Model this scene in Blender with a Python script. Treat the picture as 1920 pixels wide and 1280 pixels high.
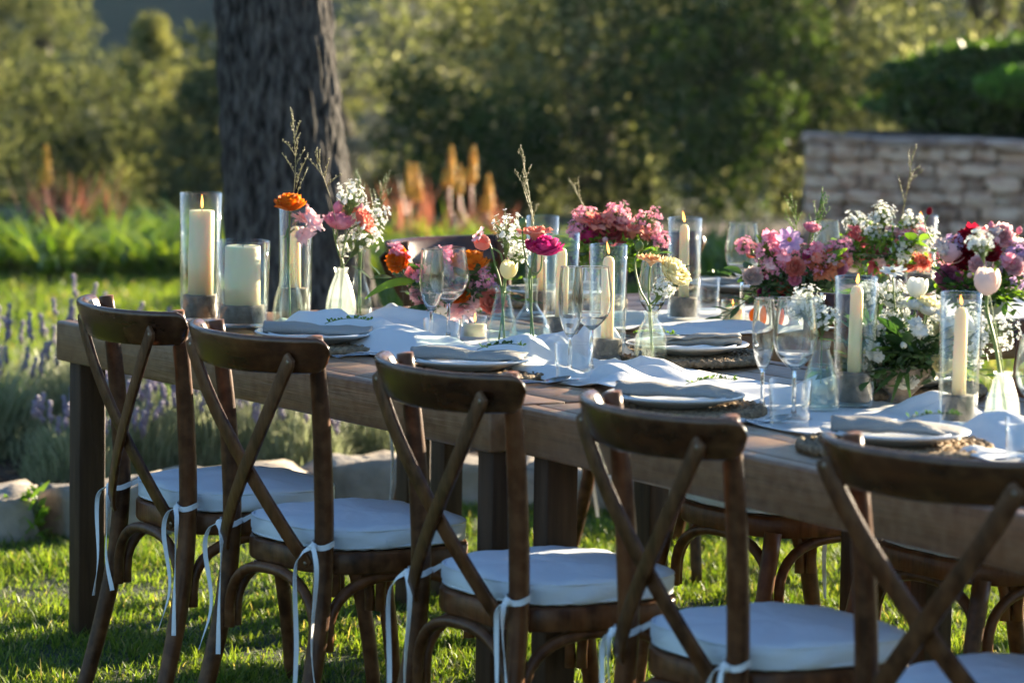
import bpy, bmesh, math, random
import numpy as np
from mathutils import Vector, Matrix, noise
for o in list(bpy.data.objects): bpy.data.objects.remove(o)
scene = bpy.context.scene
COL = scene.collection
RN = random.Random(11)
pi = math.pi

# ------------------------------------------------------------------ camera
cam_d = bpy.data.cameras.new('camera'); cam = bpy.data.objects.new('camera', cam_d); COL.objects.link(cam)
PITCH, ROLL, CAM_H = 0.0988, 0.0153, 1.611
fw = Vector((0, math.cos(PITCH), -math.sin(PITCH))); rt = Vector((1, 0, 0)); up = rt.cross(fw)
r2 = rt * math.cos(ROLL) + up * math.sin(ROLL); u2 = up * math.cos(ROLL) - rt * math.sin(ROLL)
M = Matrix((( r2.x, u2.x, -fw.x, 0), (r2.y, u2.y, -fw.y, 0), (r2.z, u2.z, -fw.z, CAM_H), (0, 0, 0, 1)))
cam.matrix_world = M
cam_d.lens = 132.4; cam_d.sensor_width = 36; cam_d.clip_start = 0.1; cam_d.clip_end = 9000
cam_d.dof.use_dof = True; cam_d.dof.focus_distance = 8.1; cam_d.dof.aperture_fstop = 4.6
scene.camera = cam
# ------------------------------------------------------------------ sky, sun, exposure
SUN_AZ, SUN_EL = math.radians(45), math.radians(11.5)      # azimuth clockwise from +Y
w = bpy.data.worlds.new('World'); scene.world = w; w.use_nodes = True
nt = w.node_tree; nt.nodes.clear()
sky = nt.nodes.new('ShaderNodeTexSky'); sky.sky_type = 'NISHITA'; sky.sun_disc = False
sky.sun_elevation = SUN_EL; sky.sun_rotation = SUN_AZ; sky.air_density = 1.0; sky.dust_density = 0.25; sky.ozone_density = 3.6
bg = nt.nodes.new('ShaderNodeBackground'); bg.inputs[1].default_value = 0.056
wo = nt.nodes.new('ShaderNodeOutputWorld')
nt.links.new(sky.outputs[0], bg.inputs[0]); nt.links.new(bg.outputs[0], wo.inputs[0])
sd = bpy.data.lights.new('sun', 'SUN'); sd.energy = 5.0; sd.angle = math.radians(0.55); sd.color = (1.0, 0.84, 0.60)
sun = bpy.data.objects.new('sun', sd); COL.objects.link(sun)
to_sun = Vector((math.sin(SUN_AZ) * math.cos(SUN_EL), math.cos(SUN_AZ) * math.cos(SUN_EL), math.sin(SUN_EL)))
sun.rotation_euler = to_sun.to_track_quat('Z', 'Y').to_euler(); sun.location = to_sun * 50
vs = scene.view_settings; vs.view_transform = 'Standard'; vs.look = 'None'; vs.gamma = 1; vs.use_curve_mapping = False
vs.exposure = 2.52
scene.render.engine = 'CYCLES'; cy = scene.cycles
cy.use_denoising = True; cy.max_bounces = 10; cy.diffuse_bounces = 4; cy.glossy_bounces = 4; cy.transmission_bounces = 6
cy.transparent_max_bounces = 40; cy.caustics_reflective = False; cy.caustics_refractive = True
cy.sample_clamp_indirect = 4.0; cy.use_adaptive_sampling = True; cy.adaptive_threshold = 0.02

# ------------------------------------------------------------------ helpers
def tag(o, label=None, cat=None, group=None, kind=None):
    if label: o['label'] = label
    if cat: o['category'] = cat
    if group: o['group'] = group
    if kind: o['kind'] = kind
    return o
def link(name, me, mat=None, parent=None, loc=(0, 0, 0), rot=(0, 0, 0), scale=(1, 1, 1)):
    o = bpy.data.objects.new(name, me); COL.objects.link(o)
    if mat and me is not None and not me.materials: me.materials.append(mat)
    o.parent = parent; o.location = loc; o.rotation_euler = rot; o.scale = scale
    return o
def empty(name, loc, rz=0):
    o = bpy.data.objects.new(name, None); COL.objects.link(o); o.location = loc; o.rotation_euler = (0, 0, rz)
    o.empty_display_size = 0.05
    return o
def copy_tree(o, parent=None):
    c = o.copy(); COL.objects.link(c); c.parent = parent
    for ch in list(o.children): copy_tree(ch, c)
    return c
class MB:
    def __init__(s): s.v = []; s.f = []
    def add(s, vs, fs):
        n = len(s.v); s.v.extend([tuple(p) for p in vs]); s.f.extend([tuple(i + n for i in f) for f in fs]); return s
    def box(s, a, b):
        (x0, y0, z0), (x1, y1, z1) = a, b
        return s.add([(x0,y0,z0),(x1,y0,z0),(x1,y1,z0),(x0,y1,z0),(x0,y0,z1),(x1,y0,z1),(x1,y1,z1),(x0,y1,z1)],
              [(0,3,2,1),(4,5,6,7),(0,1,5,4),(1,2,6,5),(2,3,7,6),(3,0,4,7)])
    def tube(s, pts, rad, n=8, cap=True, flat=None):
        pts = [Vector(p) for p in pts]; m = len(pts)
        if not hasattr(rad, '__len__'): rad = [rad] * m
        vs = []; prev = None
        for i, p in enumerate(pts):
            t = (pts[min(i + 1, m - 1)] - pts[max(i - 1, 0)]).normalized()
            if prev is None:
                a = Vector((0, 0, 1)) if abs(t.z) < .9 else Vector((1, 0, 0)); prev = (a - t * a.dot(t)).normalized()
            else: prev = (prev - t * prev.dot(t)).normalized()
            b = t.cross(prev)
            for k in range(n):
                an = 2 * pi * k / n
                vs.append(p + (prev * math.cos(an) + b * math.sin(an)) * rad[i])
        fs = [(i*n+k, i*n+(k+1)%n, (i+1)*n+(k+1)%n, (i+1)*n+k) for i in range(m-1) for k in range(n)]
        if cap: fs += [tuple(range(n-1, -1, -1)), tuple(range((m-1)*n, m*n))]
        return s.add(vs, fs)
    def strip(s, pts, width, thick, wdir):
        """flat band: wdir(i) is the width direction"""
        pts = [Vector(p) for p in pts]; m = len(pts); vs = []
        for i, p in enumerate(pts):
            t = (pts[min(i+1, m-1)] - pts[max(i-1, 0)]).normalized()
            wd = Vector(wdir(i) if callable(wdir) else wdir); wd = (wd - t * wd.dot(t)).normalized(); nn = t.cross(wd)
            wi = width[i] if hasattr(width, '__len__') else width
            for a, b in ((-.5,-.5),(.5,-.5),(.5,.5),(-.5,.5)): vs.append(p + wd * (a*wi) + nn * (b*thick))
        fs = [(i*4+k, i*4+(k+1)%4, (i+1)*4+(k+1)%4, (i+1)*4+k) for i in range(m-1) for k in range(4)]
        fs += [(3,2,1,0), tuple(range((m-1)*4, m*4))]
        return s.add(vs, fs)
    def lathe(s, prof, n=32, c=(0,0,0), closed=False, rmod=None):
        vs = []; m = len(prof)
        for i, (r, z) in enumerate(prof):
            for k in range(n):
                an = 2*pi*k/n; rr = r * (rmod(i, an) if rmod else 1)
                vs.append((c[0]+rr*math.cos(an), c[1]+rr*math.sin(an), c[2]+z))
        rows = m if closed else m-1
        fs = [(i*n+k, i*n+(k+1)%n, ((i+1)%m)*n+(k+1)%n, ((i+1)%m)*n+k) for i in range(rows) for k in range(n)]
        return s.add(vs, fs)
    def ico(s, c, r, sub=1):
        bm = bmesh.new(); bmesh.ops.create_icosphere(bm, subdivisions=sub, radius=1)
        r = r if hasattr(r, '__len__') else (r, r, r)
        s.add([(c[0]+v.co.x*r[0], c[1]+v.co.y*r[1], c[2]+v.co.z*r[2]) for v in bm.verts], [[v.index for v in f.verts] for f in bm.faces]); bm.free(); return s
    def grid(s, rows):
        n = len(rows[0]); m = len(rows)
        return s.add([p for r in rows for p in r], [(i*n+k, i*n+k+1, (i+1)*n+k+1, (i+1)*n+k) for i in range(m-1) for k in range(n-1)])
    def mesh(s, name='m', smooth=True, bevel=0, segs=2, weld=0):
        me = bpy.data.meshes.new(name); me.from_pydata(s.v, [], s.f)
        if bevel or weld:
            bm = bmesh.new(); bm.from_mesh(me)
            if weld: bmesh.ops.remove_doubles(bm, verts=bm.verts, dist=weld)
            if bevel: bmesh.ops.bevel(bm, geom=list(bm.edges), offset=bevel, segments=segs, profile=.5, affect='EDGES', clamp_overlap=True)
            bmesh.ops.recalc_face_normals(bm, faces=bm.faces)
            bm.to_mesh(me); bm.free()
        if smooth: me.polygons.foreach_set('use_smooth', [True]*len(me.polygons))
        if bevel: me.set_sharp_from_angle(angle=math.radians(50))
        me.update(); return me
def np_mesh(name, V, F, smooth=False):
    """V (n,3), F (m,k) arrays with constant k"""
    me = bpy.data.meshes.new(name); V = np.ascontiguousarray(V, dtype=np.float32); F = np.ascontiguousarray(F, dtype=np.int32)
    m, k = F.shape
    me.vertices.add(len(V)); me.vertices.foreach_set('co', V.ravel())
    me.loops.add(m*k); me.loops.foreach_set('vertex_index', F.ravel())
    me.polygons.add(m); me.polygons.foreach_set('loop_start', np.arange(0, m*k, k, dtype=np.int32))
    try: me.polygons.foreach_set('loop_total', np.full(m, k, dtype=np.int32))
    except Exception: pass
    if smooth: me.polygons.foreach_set('use_smooth', np.ones(m, dtype=bool))
    me.update(calc_edges=True); return me
def bez(p0, p1, p2, n=10):
    p0, p1, p2 = Vector(p0), Vector(p1), Vector(p2)
    return [p0*(1-t)**2 + p1*(2*t*(1-t)) + p2*t*t for t in [i/n for i in range(n+1)]]
def crom(P, n=6):
    P = [Vector(p) for p in P]; Q = [P[0]*2-P[1]] + P + [P[-1]*2-P[-2]]; out = []
    for i in range(1, len(Q)-2):
        for k in range(n):
            t = k/n; a, b, c, d = Q[i-1], Q[i], Q[i+1], Q[i+2]
            out.append(.5*((2*b)+(c-a)*t+(2*a-5*b+4*c-d)*t*t+(3*b-a-3*c+d)*t**3))
    return out + [P[-1]]

# ------------------------------------------------------------------ materials
MAT = {}
def nodes(name):
    m = bpy.data.materials.new(name); m.use_nodes = True; t = m.node_tree; t.nodes.clear()
    out = t.nodes.new('ShaderNodeOutputMaterial'); MAT[name] = m
    return m, t, out
def N(t, typ, **kw):
    n = t.nodes.new('ShaderNode' + typ)
    for k, v in kw.items():
        if k in n.bl_rna.properties and k not in n.inputs: setattr(n, k, v)
        else: n.inputs[k].default_value = v
    return n
def rgba(c): return (c[0], c[1], c[2], 1)
def ramp(t, fac, c1, c2, p1=.3, p2=.7):
    r = t.nodes.new('ShaderNodeValToRGB'); e = r.color_ramp.elements
    e[0].position = p1; e[0].color = rgba(c1); e[1].position = p2; e[1].color = rgba(c2)
    t.links.new(fac, r.inputs[0]); return r.outputs[0]
def pm(name, c1, c2=None, rough=.5, scale=8., stretch=(1,1,1), bump=0., bscale=40., bstretch=None, spec=.5, metal=0., island=False, coat=0., detail=5., dist=0., objrand=False, sheen=0., p=(.3,.7), var=0., worn=None):
    m, t, out = nodes(name); b = N(t, 'BsdfPrincipled', Roughness=rough, Metallic=metal)
    b.inputs['Specular IOR Level'].default_value = spec; b.inputs['Coat Weight'].default_value = coat
    b.inputs['Sheen Weight'].default_value = sheen
    tc = N(t, 'TexCoord')
    vec = tc.outputs['Object']
    if objrand:
        oi = N(t, 'ObjectInfo'); mul = N(t, 'VectorMath', operation='MULTIPLY'); mul.inputs[1].default_value = (9, 13, 7)
        t.links.new(oi.outputs['Random'], mul.inputs[0]); ad = N(t, 'VectorMath', operation='ADD')
        t.links.new(vec, ad.inputs[0]); t.links.new(mul.outputs[0], ad.inputs[1]); vec = ad.outputs[0]
    def mp(s):
        q = N(t, 'Mapping'); q.inputs['Scale'].default_value = s; t.links.new(vec, q.inputs[0]); return q.outputs[0]
    if c2:
        if island:
            g = N(t, 'NewGeometry'); col = ramp(t, g.outputs['Random Per Island'], c1, c2, 0, 1)
        else:
            nz = N(t, 'TexNoise', Scale=scale, Detail=detail, Distortion=dist); t.links.new(mp(stretch), nz.inputs['Vector'])
            col = ramp(t, nz.outputs[0], c1, c2, *p)
        if var:
            o2 = N(t, 'ObjectInfo'); mr = N(t, 'MapRange'); mr.inputs[3].default_value = 1-var; mr.inputs[4].default_value = 1+var; t.links.new(o2.outputs['Random'], mr.inputs[0])
            hs = N(t, 'HueSaturation'); t.links.new(mr.outputs[0], hs.inputs['Value']); t.links.new(col, hs.inputs['Color']); col = hs.outputs[0]
        if worn:
            g2 = N(t, 'NewGeometry'); n3 = N(t, 'TexNoise', Scale=35., Detail=4.); t.links.new(vec, n3.inputs['Vector'])
            ad2 = N(t, 'Math', operation='MULTIPLY_ADD'); ad2.inputs[1].default_value = .16; t.links.new(n3.outputs[0], ad2.inputs[0]); t.links.new(g2.outputs['Pointiness'], ad2.inputs[2])
            mk = N(t, 'MapRange'); mk.inputs[1].default_value = .60; mk.inputs[2].default_value = .70; mk.inputs[4].default_value = .75; t.links.new(ad2.outputs[0], mk.inputs[0])
            mw = N(t, 'Mix', data_type='RGBA'); t.links.new(mk.outputs[0], mw.inputs[0]); t.links.new(col, mw.inputs[6]); mw.inputs[7].default_value = rgba(worn); col = mw.outputs[2]
        t.links.new(col, b.inputs['Base Color'])
    else: b.inputs['Base Color'].default_value = rgba(c1)
    if bump:
        n2 = N(t, 'TexNoise', Scale=bscale, Detail=6.); t.links.new(mp(bstretch or stretch), n2.inputs['Vector'])
        bp = N(t, 'Bump', Strength=bump, Distance=.01); t.links.new(n2.outputs[0], bp.inputs['Height']); t.links.new(bp.outputs[0], b.inputs['Normal'])
    t.links.new(b.outputs[0], out.inputs[0]); return m
def leafm(name, c1, c2, trans=.4, tcol=None, rough=.45, spec=.4, c3=None, f3=.9):
    m, t, out = nodes(name); g = N(t, 'NewGeometry'); col = ramp(t, g.outputs['Random Per Island'], c1, c2, 0, f3 if c3 else 1)
    if c3:
        e3 = col.node.color_ramp.elements.new(min(1, f3+.015)); e3.color = rgba(c3)
    b = N(t, 'BsdfPrincipled', Roughness=rough); b.inputs['Specular IOR Level'].default_value = spec
    tr = N(t, 'BsdfTranslucent'); mx = N(t, 'MixShader', Fac=trans)
    t.links.new(col, b.inputs['Base Color'])
    if tcol:
        mc = N(t, 'Mix', data_type='RGBA', blend_type='MULTIPLY'); mc.inputs[0].default_value = 1
        t.links.new(col, mc.inputs[6]); mc.inputs[7].default_value = rgba(tcol); t.links.new(mc.outputs[2], tr.inputs[0])
    else: t.links.new(col, tr.inputs[0])
    t.links.new(b.outputs[0], mx.inputs[1]); t.links.new(tr.outputs[0], mx.inputs[2]); t.links.new(mx.outputs[0], out.inputs[0]); return m
def glassm(name, tint=(.965,.985,.98), power=2.4, base=.022, amp=.9, rough=.01, milk=0., bump=None):
    m, t, out = nodes(name)
    lw = N(t, 'LayerWeight', Blend=.5); pw = N(t, 'Math', operation='POWER'); pw.inputs[1].default_value = power
    t.links.new(lw.outputs['Facing'], pw.inputs[0])
    ma = N(t, 'Math', operation='MULTIPLY_ADD'); ma.inputs[1].default_value = amp; ma.inputs[2].default_value = base; t.links.new(pw.outputs[0], ma.inputs[0])
    tr = N(t, 'BsdfTransparent'); tr.inputs[0].default_value = rgba(tint)
    gl = N(t, 'BsdfGlossy', Roughness=rough); gl.inputs[0].default_value = (1,1,1,1)
    mx = N(t, 'MixShader'); t.links.new(ma.outputs[0], mx.inputs[0]); t.links.new(gl.outputs[0], mx.inputs[2])
    if milk:
        tl = N(t, 'BsdfTranslucent'); tl.inputs[0].default_value = (.92,.95,.92,1); m2 = N(t, 'MixShader', Fac=milk)
        t.links.new(tr.outputs[0], m2.inputs[1]); t.links.new(tl.outputs[0], m2.inputs[2]); t.links.new(m2.outputs[0], mx.inputs[1])
    else: t.links.new(tr.outputs[0], mx.inputs[1])
    t.links.new(mx.outputs[0], out.inputs[0]); return m
def softm(name, c, trans=.25, rough=.8, bump=0., bscale=300., c2=None, spec=.2, wave=False):
    """cloth / wax: diffuse with some light passing through"""
    m, t, out = nodes(name); b = N(t, 'BsdfPrincipled', Roughness=rough); b.inputs['Specular IOR Level'].default_value = spec
    b.inputs['Base Color'].default_value = rgba(c); tr = N(t, 'BsdfTranslucent'); tr.inputs[0].default_value = rgba(c)
    mx = N(t, 'MixShader', Fac=trans)
    tc = N(t, 'TexCoord')
    if c2:
        nz = N(t, 'TexNoise', Scale=6., Detail=4.); t.links.new(tc.outputs['Object'], nz.inputs['Vector']); col = ramp(t, nz.outputs[0], c, c2)
        t.links.new(col, b.inputs['Base Color']); t.links.new(col, tr.inputs[0])
    if bump:
        n2 = N(t, 'TexNoise', Scale=bscale, Detail=3.); t.links.new(tc.outputs['Object'], n2.inputs['Vector'])
        bp = N(t, 'Bump', Strength=bump, Distance=.004); t.links.new(n2.outputs[0], bp.inputs['Height']); t.links.new(bp.outputs[0], b.inputs['Normal'])
    t.links.new(b.outputs[0], mx.inputs[1]); t.links.new(tr.outputs[0], mx.inputs[2]); t.links.new(mx.outputs[0], out.inputs[0]); return m
def emit(name, c, s):
    m, t, out = nodes(name); e = N(t, 'Emission', Strength=s); e.inputs[0].default_value = rgba(c); t.links.new(e.outputs[0], out.inputs[0]); return m

m_table = pm('table_wood', (.088,.034,.011), (.185,.083,.029), rough=.36, spec=.45, scale=5., stretch=(.9,14,14), var=.18, worn=(.30,.19,.10), bump=.18, bscale=9., bstretch=(1,30,30), objrand=True, dist=.4)
m_leg = pm('table_leg_wood', (.032,.016,.0075), (.07,.037,.018), rough=.6, spec=.2, scale=5., stretch=(14,14,1), bump=.15, bscale=8., bstretch=(30,30,1), objrand=True)
m_chair = pm('chair_wood', (.024,.007,.0022), (.112,.035,.009), rough=.34, scale=5., stretch=(9,9,.8), bump=.10, bscale=14., bstretch=(8,8,1), spec=.22, objrand=True, p=(.3,.75), var=.4, worn=(.24,.11,.045))
m_rail = pm('chair_rail_wood', (.022,.0065,.0022), (.092,.029,.008), rough=.24, scale=4., stretch=(.9,9,11), bump=.05, bscale=10., bstretch=(1,9,12), spec=.5, objrand=True, p=(.3,.75), var=.3, worn=(.20,.09,.035))
m_bolt = pm('bolt_metal', (.25,.2,.15), rough=.4, metal=.9)
m_cush = softm('cushion_cotton', (.72,.78,.84), trans=.04, bump=.5, bscale=55.)
m_tie = softm('cotton_tape', (.86,.87,.88), trans=.15)
m_glass = glassm('clear_glass')
def realglass(name, mixf=.5):
    m = glassm(name, tint=(.98,.99,.985), power=3.0, base=.012, amp=.8); t = m.node_tree; out = [n for n in t.nodes if n.type == 'OUTPUT_MATERIAL'][0]; thin = out.inputs[0].links[0].from_socket
    g = N(t, 'BsdfGlass', IOR=1.45, Roughness=0.0); g.inputs[0].default_value = (.985,.995,.99,1); mx = N(t, 'MixShader', Fac=mixf)
    t.links.new(thin, mx.inputs[1]); t.links.new(g.outputs[0], mx.inputs[2]); t.links.new(mx.outputs[0], out.inputs[0]); return m
m_tumbler = glassm('tumbler_glass', tint=(.985,.993,.99), power=2.4, base=.02, amp=.75)
m_stemware = realglass('stemware_glass', .94)
m_glass2 = glassm('ribbed_glass', tint=(.955,.98,.965), power=3.0, base=.03, amp=.8, milk=.03)
m_glassg = glassm('greenish_glass', tint=(.955,.985,.972), power=3.6, base=.02)
m_frost = glassm('frosted_glass', tint=(.93,.96,.94), milk=.13, rough=.2, base=.05, amp=.5)
m_water = glassm('water', tint=(.93,.97,.95), power=4, base=.03, amp=.6)
m_conc = pm('cast_concrete', (.15,.118,.092), (.27,.222,.18), rough=.9, scale=60., bump=.35, bscale=160.)
m_wax = pm('ivory_wax', (.97,.81,.52), rough=.45, spec=.4); _b = [n for n in m_wax.node_tree.nodes if n.type == 'BSDF_PRINCIPLED'][0]
_b.inputs['Subsurface Weight'].default_value = .7; _b.inputs['Subsurface Radius'].default_value = (1., .62, .32); _b.inputs['Subsurface Scale'].default_value = .022
m_wick = pm('wick', (.02,.015,.01), rough=.9)
m_flame = emit('flame', (1.0,.36,.07), 1.3)
m_linen = softm('white_gauze', (.84,.84,.83), trans=.18, bump=.35, bscale=260.)
m_napk = softm('grey_linen', (.35,.325,.29), trans=.08, bump=.8, bscale=300., c2=(.47,.44,.40))
m_plate = pm('stoneware', (.60,.61,.61), (.70,.70,.69), rough=.25, scale=20.)
m_mat = pm('seagrass', (.10,.062,.03), (.36,.25,.14), rough=.8, scale=90., bump=.6, bscale=120.)
m_steel = pm('dark_steel', (.30,.31,.33), rough=.16, metal=1.)
m_green = leafm('stem_green', (.10,.17,.045), (.16,.24,.07), trans=.15)
m_leafd = leafm('dark_leaf', (.02,.052,.018), (.055,.11,.035), trans=.35, tcol=(2.,2.1,.9))
m_leafl = leafm('fresh_leaf', (.09,.19,.02), (.18,.30,.035), trans=.5, tcol=(1.4,1.4,.6))
m_straw = leafm('seed_grass', (.25,.24,.09), (.38,.33,.15), trans=.35)
PET = {}
def petal(name, c1, c2): PET[name] = leafm('petal_' + name, c1, c2, trans=.42, rough=.6, spec=.2)
for n_, a_, b_ in [('orange',(.80,.16,.008),(.90,.30,.015)),('pink',(.88,.28,.42),(.95,.52,.60)),('palepink',(.90,.52,.55),(.94,.70,.70)),
    ('blush',(.82,.66,.60),(.88,.76,.70)),('magenta',(.45,.012,.13),(.66,.05,.27)),('coral',(.80,.22,.16),(.88,.40,.30)),('coral2',(.72,.17,.07),(.85,.30,.14)),
    ('lilac',(.52,.33,.58),(.70,.48,.70)),('cream',(.84,.76,.40),(.88,.84,.60)),('white',(.84,.84,.78),(.88,.88,.84)),('red',(.30,.004,.015),(.48,.012,.04)),
    ('peach',(.84,.46,.22),(.88,.62,.36)),('rose',(.62,.11,.15),(.80,.24,.26)),('mauve',(.52,.14,.28),(.70,.28,.42)),('green',(.14,.22,.07),(.22,.32,.10))]: petal(n_, a_, b_)
m_ctr = pm('flower_centre', (.35,.20,.03), (.6,.4,.05), rough=.9, scale=200.)

# ------------------------------------------------------------------ table frame of reference
TH = 0.5743
U = Vector((math.sin(TH), -math.cos(TH), 0)); Vv = Vector((math.cos(TH), math.sin(TH), 0)); O0 = Vector((-1.0925, 8.9366, 0))
RZ = TH - pi/2
def T(u, v, z=0.): return O0 + U*u + Vv*v + Vector((0, 0, z))
def uvof(x, y): q = Vector((x, y, 0)) - O0; return q.dot(U), q.dot(Vv)
TOP = 0.76

# ================================================================== SETTING
m_lawn = pm('lawn_soil', (.012,.022,.005), (.035,.052,.014), rough=.95, scale=14., bump=.8, bscale=60.)
m_soil = pm('mulch_soil', (.03,.018,.011), (.11,.062,.035), rough=.95, scale=40., bump=1., bscale=70.)
m_bark = pm('tree_bark', (.013,.0115,.0105), (.125,.112,.10), rough=.95, scale=24., stretch=(2.0,2.0,.65), bump=1., bscale=34., bstretch=(2.,2.,.9), spec=.12, detail=12., dist=.15, p=(.34,.74))
m_limb = pm('limb_bark', (.06,.045,.032), (.14,.11,.08), rough=.95, scale=10., stretch=(1,1,.3), bump=.5)
m_lime = pm('limestone', (.14,.115,.09), (.40,.345,.28), rough=.9, scale=7., detail=9., bump=.8, bscale=25., objrand=True)
m_wall = pm('wall_stone', (.50,.25,.165), (.80,.56,.42), rough=.95, scale=1.6, var=.35, bump=.7, bscale=20., objrand=True)
m_mortar = pm('wall_joint', (.05,.037,.03), rough=1.)
m_hill = pm('hill_forest', (.014,.024,.012), (.055,.068,.028), rough=1., scale=.12, detail=10., bump=1., bscale=.5)
def gz(x, y):
    if y < 24: return 0.
    a = min(1, (y-24)/20.); return -2.6*a*a*(3-2*a) - max(0, y-44)*.02
ys = [-40,-20,-8,0,4,7,9,11,13,15,17,19,21,23,24]
ys2 = [23.9]+[24+2*i for i in range(1,13)]+[60,80,120,200,320,600,1200,3000]
xs = [-1800,-600,-200,-80,-40,-20,-10,-6,-4,-3,-2,-1,0,1,2,3,4,6,10,20,40,80,200,600,1800]
tag(link('lawn', MB().grid([[(x, y, gz(x, y)) for x in xs] for y in ys]).mesh(smooth=True), m_lawn), kind='structure')
m_scrub = pm('valley_scrub', (.012,.018,.008), (.045,.05,.02), rough=1., scale=.8, detail=8., bump=1., bscale=3.)
tag(link('valley_ground', MB().grid([[(x, y, gz(x, y)-.01) for x in xs] for y in ys2]).mesh(smooth=True), m_scrub), kind='structure')
# far wooded hillside
rows = []
for j in range(32):
    y = 70*(1+.05)**j; row = []
    for i in range(80):
        x = (-1.0+i*.025)*(30+y*1.0)
        h = -4.6 + .27*max(0, y-80) + .012*y*noise.noise((x*.02, y*.02, 3)) + .008*y*noise.noise((x*.09, y*.09, 9))
        row.append((x, y, h + (.006*y*RN.random() if j > 0 else -2)))
    rows.append(row)
tag(link('wooded_hillside', MB().grid(rows).mesh(smooth=True), m_hill), kind='structure')

def blades(P, D, L, W, lean, bend, seed=0, tri=False):
    """grass-like blades: P (n,3) roots, D (n,) azimuth of lean, L length, W width"""
    n = len(P); c, s = np.cos(D), np.sin(D)
    side = np.stack([-s, c, np.zeros(n)], 1); fwd = np.stack([c, s, np.zeros(n)], 1); upv = np.array([0, 0, 1.])
    def pt(t):
        a = lean + bend*t
        return P + fwd*(np.sin(a)*L*t)[:, None] + upv*(np.cos(a*.8)*L*t)[:, None]
    hw = (W*.5)[:, None]
    V = np.stack([P-side*hw, P+side*hw, pt(.55)-side*hw*.8, pt(.55)+side*hw*.8, pt(1.)], 1).reshape(-1, 3)
    b = (np.arange(n)*5)[:, None]
    F = np.concatenate([b+np.array([0,1,3]), b+np.array([0,3,2]), b+np.array([2,3,4])], 1).reshape(-1, 3)
    return V, F
rg = np.random.default_rng(5)
m_grass = leafm('lawn_grass', (.05,.115,.014), (.215,.29,.045), trans=.55, tcol=(1.3,1.25,.5), rough=.5, spec=.3, c3=(.40,.35,.17), f3=.94)
def edge_y(x): return np.interp(x, [-3,-1.43,-.96,-.41,.23,.5,1.5,3], [10.3,10.5,10.75,11.25,11.25,11.13,11.0,10.9])
n = 330000
X = rg.uniform(-2.9, 2.9, n); Y = rg.uniform(7.0, 11.4, n)
nzv = np.array([noise.noise((x*3.1, y*3.1, .3)) + .6*noise.noise((x*11, y*11, 4.)) for x, y in zip(X.tolist(), Y.tolist())])
keep = (Y < edge_y(X)) & (rg.uniform(0, 1, n) < .76 + .5*nzv); X, Y, nzv = X[keep], Y[keep], nzv[keep]; n = len(X)
L = rg.uniform(.018, .042, n) * (1 + .75*np.clip(nzv, -.6, .9)); L[rg.uniform(0, 1, n) < .012] *= 1.7
V, F = blades(np.stack([X, Y, np.zeros(n)-.003], 1), rg.uniform(0, 2*pi, n), L, rg.uniform(.0028, .0055, n), rg.uniform(.05, .75, n), rg.uniform(.1, .9, n))
tag(link('grass', np_mesh('grass', V, F), m_grass), 'short sunlit lawn grass under the table and chairs', 'grass', kind='stuff')
n = 70000
X = rg.uniform(-4.5, 4.5, n); Y = rg.uniform(13.2, 19.2, n)
V, F = blades(np.stack([X, Y, np.zeros(n)-.003], 1), rg.uniform(0, 2*pi, n), rg.uniform(.03, .075, n), rg.uniform(.006, .012, n), rg.uniform(.05, .8, n), rg.uniform(.1, .8, n))
tag(link('grass', np_mesh('grass_far', V, F), m_grass), 'blurred sunny lawn grass between the lavender and the leafy bed', 'grass', kind='stuff')

# lavender bed soil, edging stones, hose
bx = [-3.2,-2.4,-1.43,-.96,-.41,.1,.5,1.0]
rows = [[(x, float(edge_y(x))+.05, .004) for x in bx], [(x, 12.2, .02+.01*math.sin(x*7)) for x in bx], [(x, 13.45+.1*math.sin(x*3), .004) for x in bx]]
tag(link('flower_bed_soil', MB().grid(rows).mesh(), m_soil), kind='structure')
V = rg.uniform([-3,10.8,0],[.9,13.3,.0], (2600,3)); V = V[V[:,1] > edge_y(V[:,0])+.05]; k = len(V)
q = rg.normal(0, 1, (k,4,3))*np.array([.022,.016,.009]); VV = (V[:,None,:]+q+np.array([0,0,.02])).reshape(-1,3)
FF = (np.arange(k)*4)[:,None]; FF = np.concatenate([FF+np.array([0,1,2]), FF+np.array([0,2,3]), FF+np.array([0,3,1]), FF+np.array([1,3,2])],1).reshape(-1,3)
m_chip = pm('bark_chips', (.05,.028,.016), (.20,.115,.065), rough=.95, island=True)
tag(link('bark_mulch', np_mesh('bark_mulch', VV, FF), m_chip), 'brown bark mulch chips on the lavender bed', 'mulch', kind='stuff')
def stone_mesh(lx, ly, lz, seed, rough=.16, sub=3, rnd=.18):
    bm = bmesh.new(); bmesh.ops.create_cube(bm, size=1)
    bmesh.ops.subdivide_edges(bm, edges=list(bm.edges), cuts=sub, use_grid_fill=True)
    for v in bm.verts:
        c = v.co.copy(); q = Vector((c.x*lx, c.y*ly, c.z*lz))
        rr = 1 - rnd*max(0, (abs(c.x)+abs(c.y)+abs(c.z)) - 1.0)
        d = noise.noise_vector(q*7 + Vector((seed*3.1, seed*1.7, 0)))*rough*min(lx, ly, lz)
        v.co = q*rr + d
    me = bpy.data.meshes.new('stone'); bm.to_mesh(me); bm.free(); me.polygons.foreach_set('use_smooth', [True]*len(me.polygons)); return me
labs = ['pale rough limestone block of the bed edging, at the far end from the dining table','long pale limestone edging block beside the corner leg of the table','mossy grey limestone edging block with a green sprout in front',
        'grey limestone edging block behind the first dining chair','flat grey edging stone in front of the lavender bushes','low grey edging stone near the tree trunk','weathered edging stone seen under the dining table','grey edging stone seen between the table legs','smooth grey edging stone behind the far-side chairs','last grey edging stone right of the lavender bed']
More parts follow.
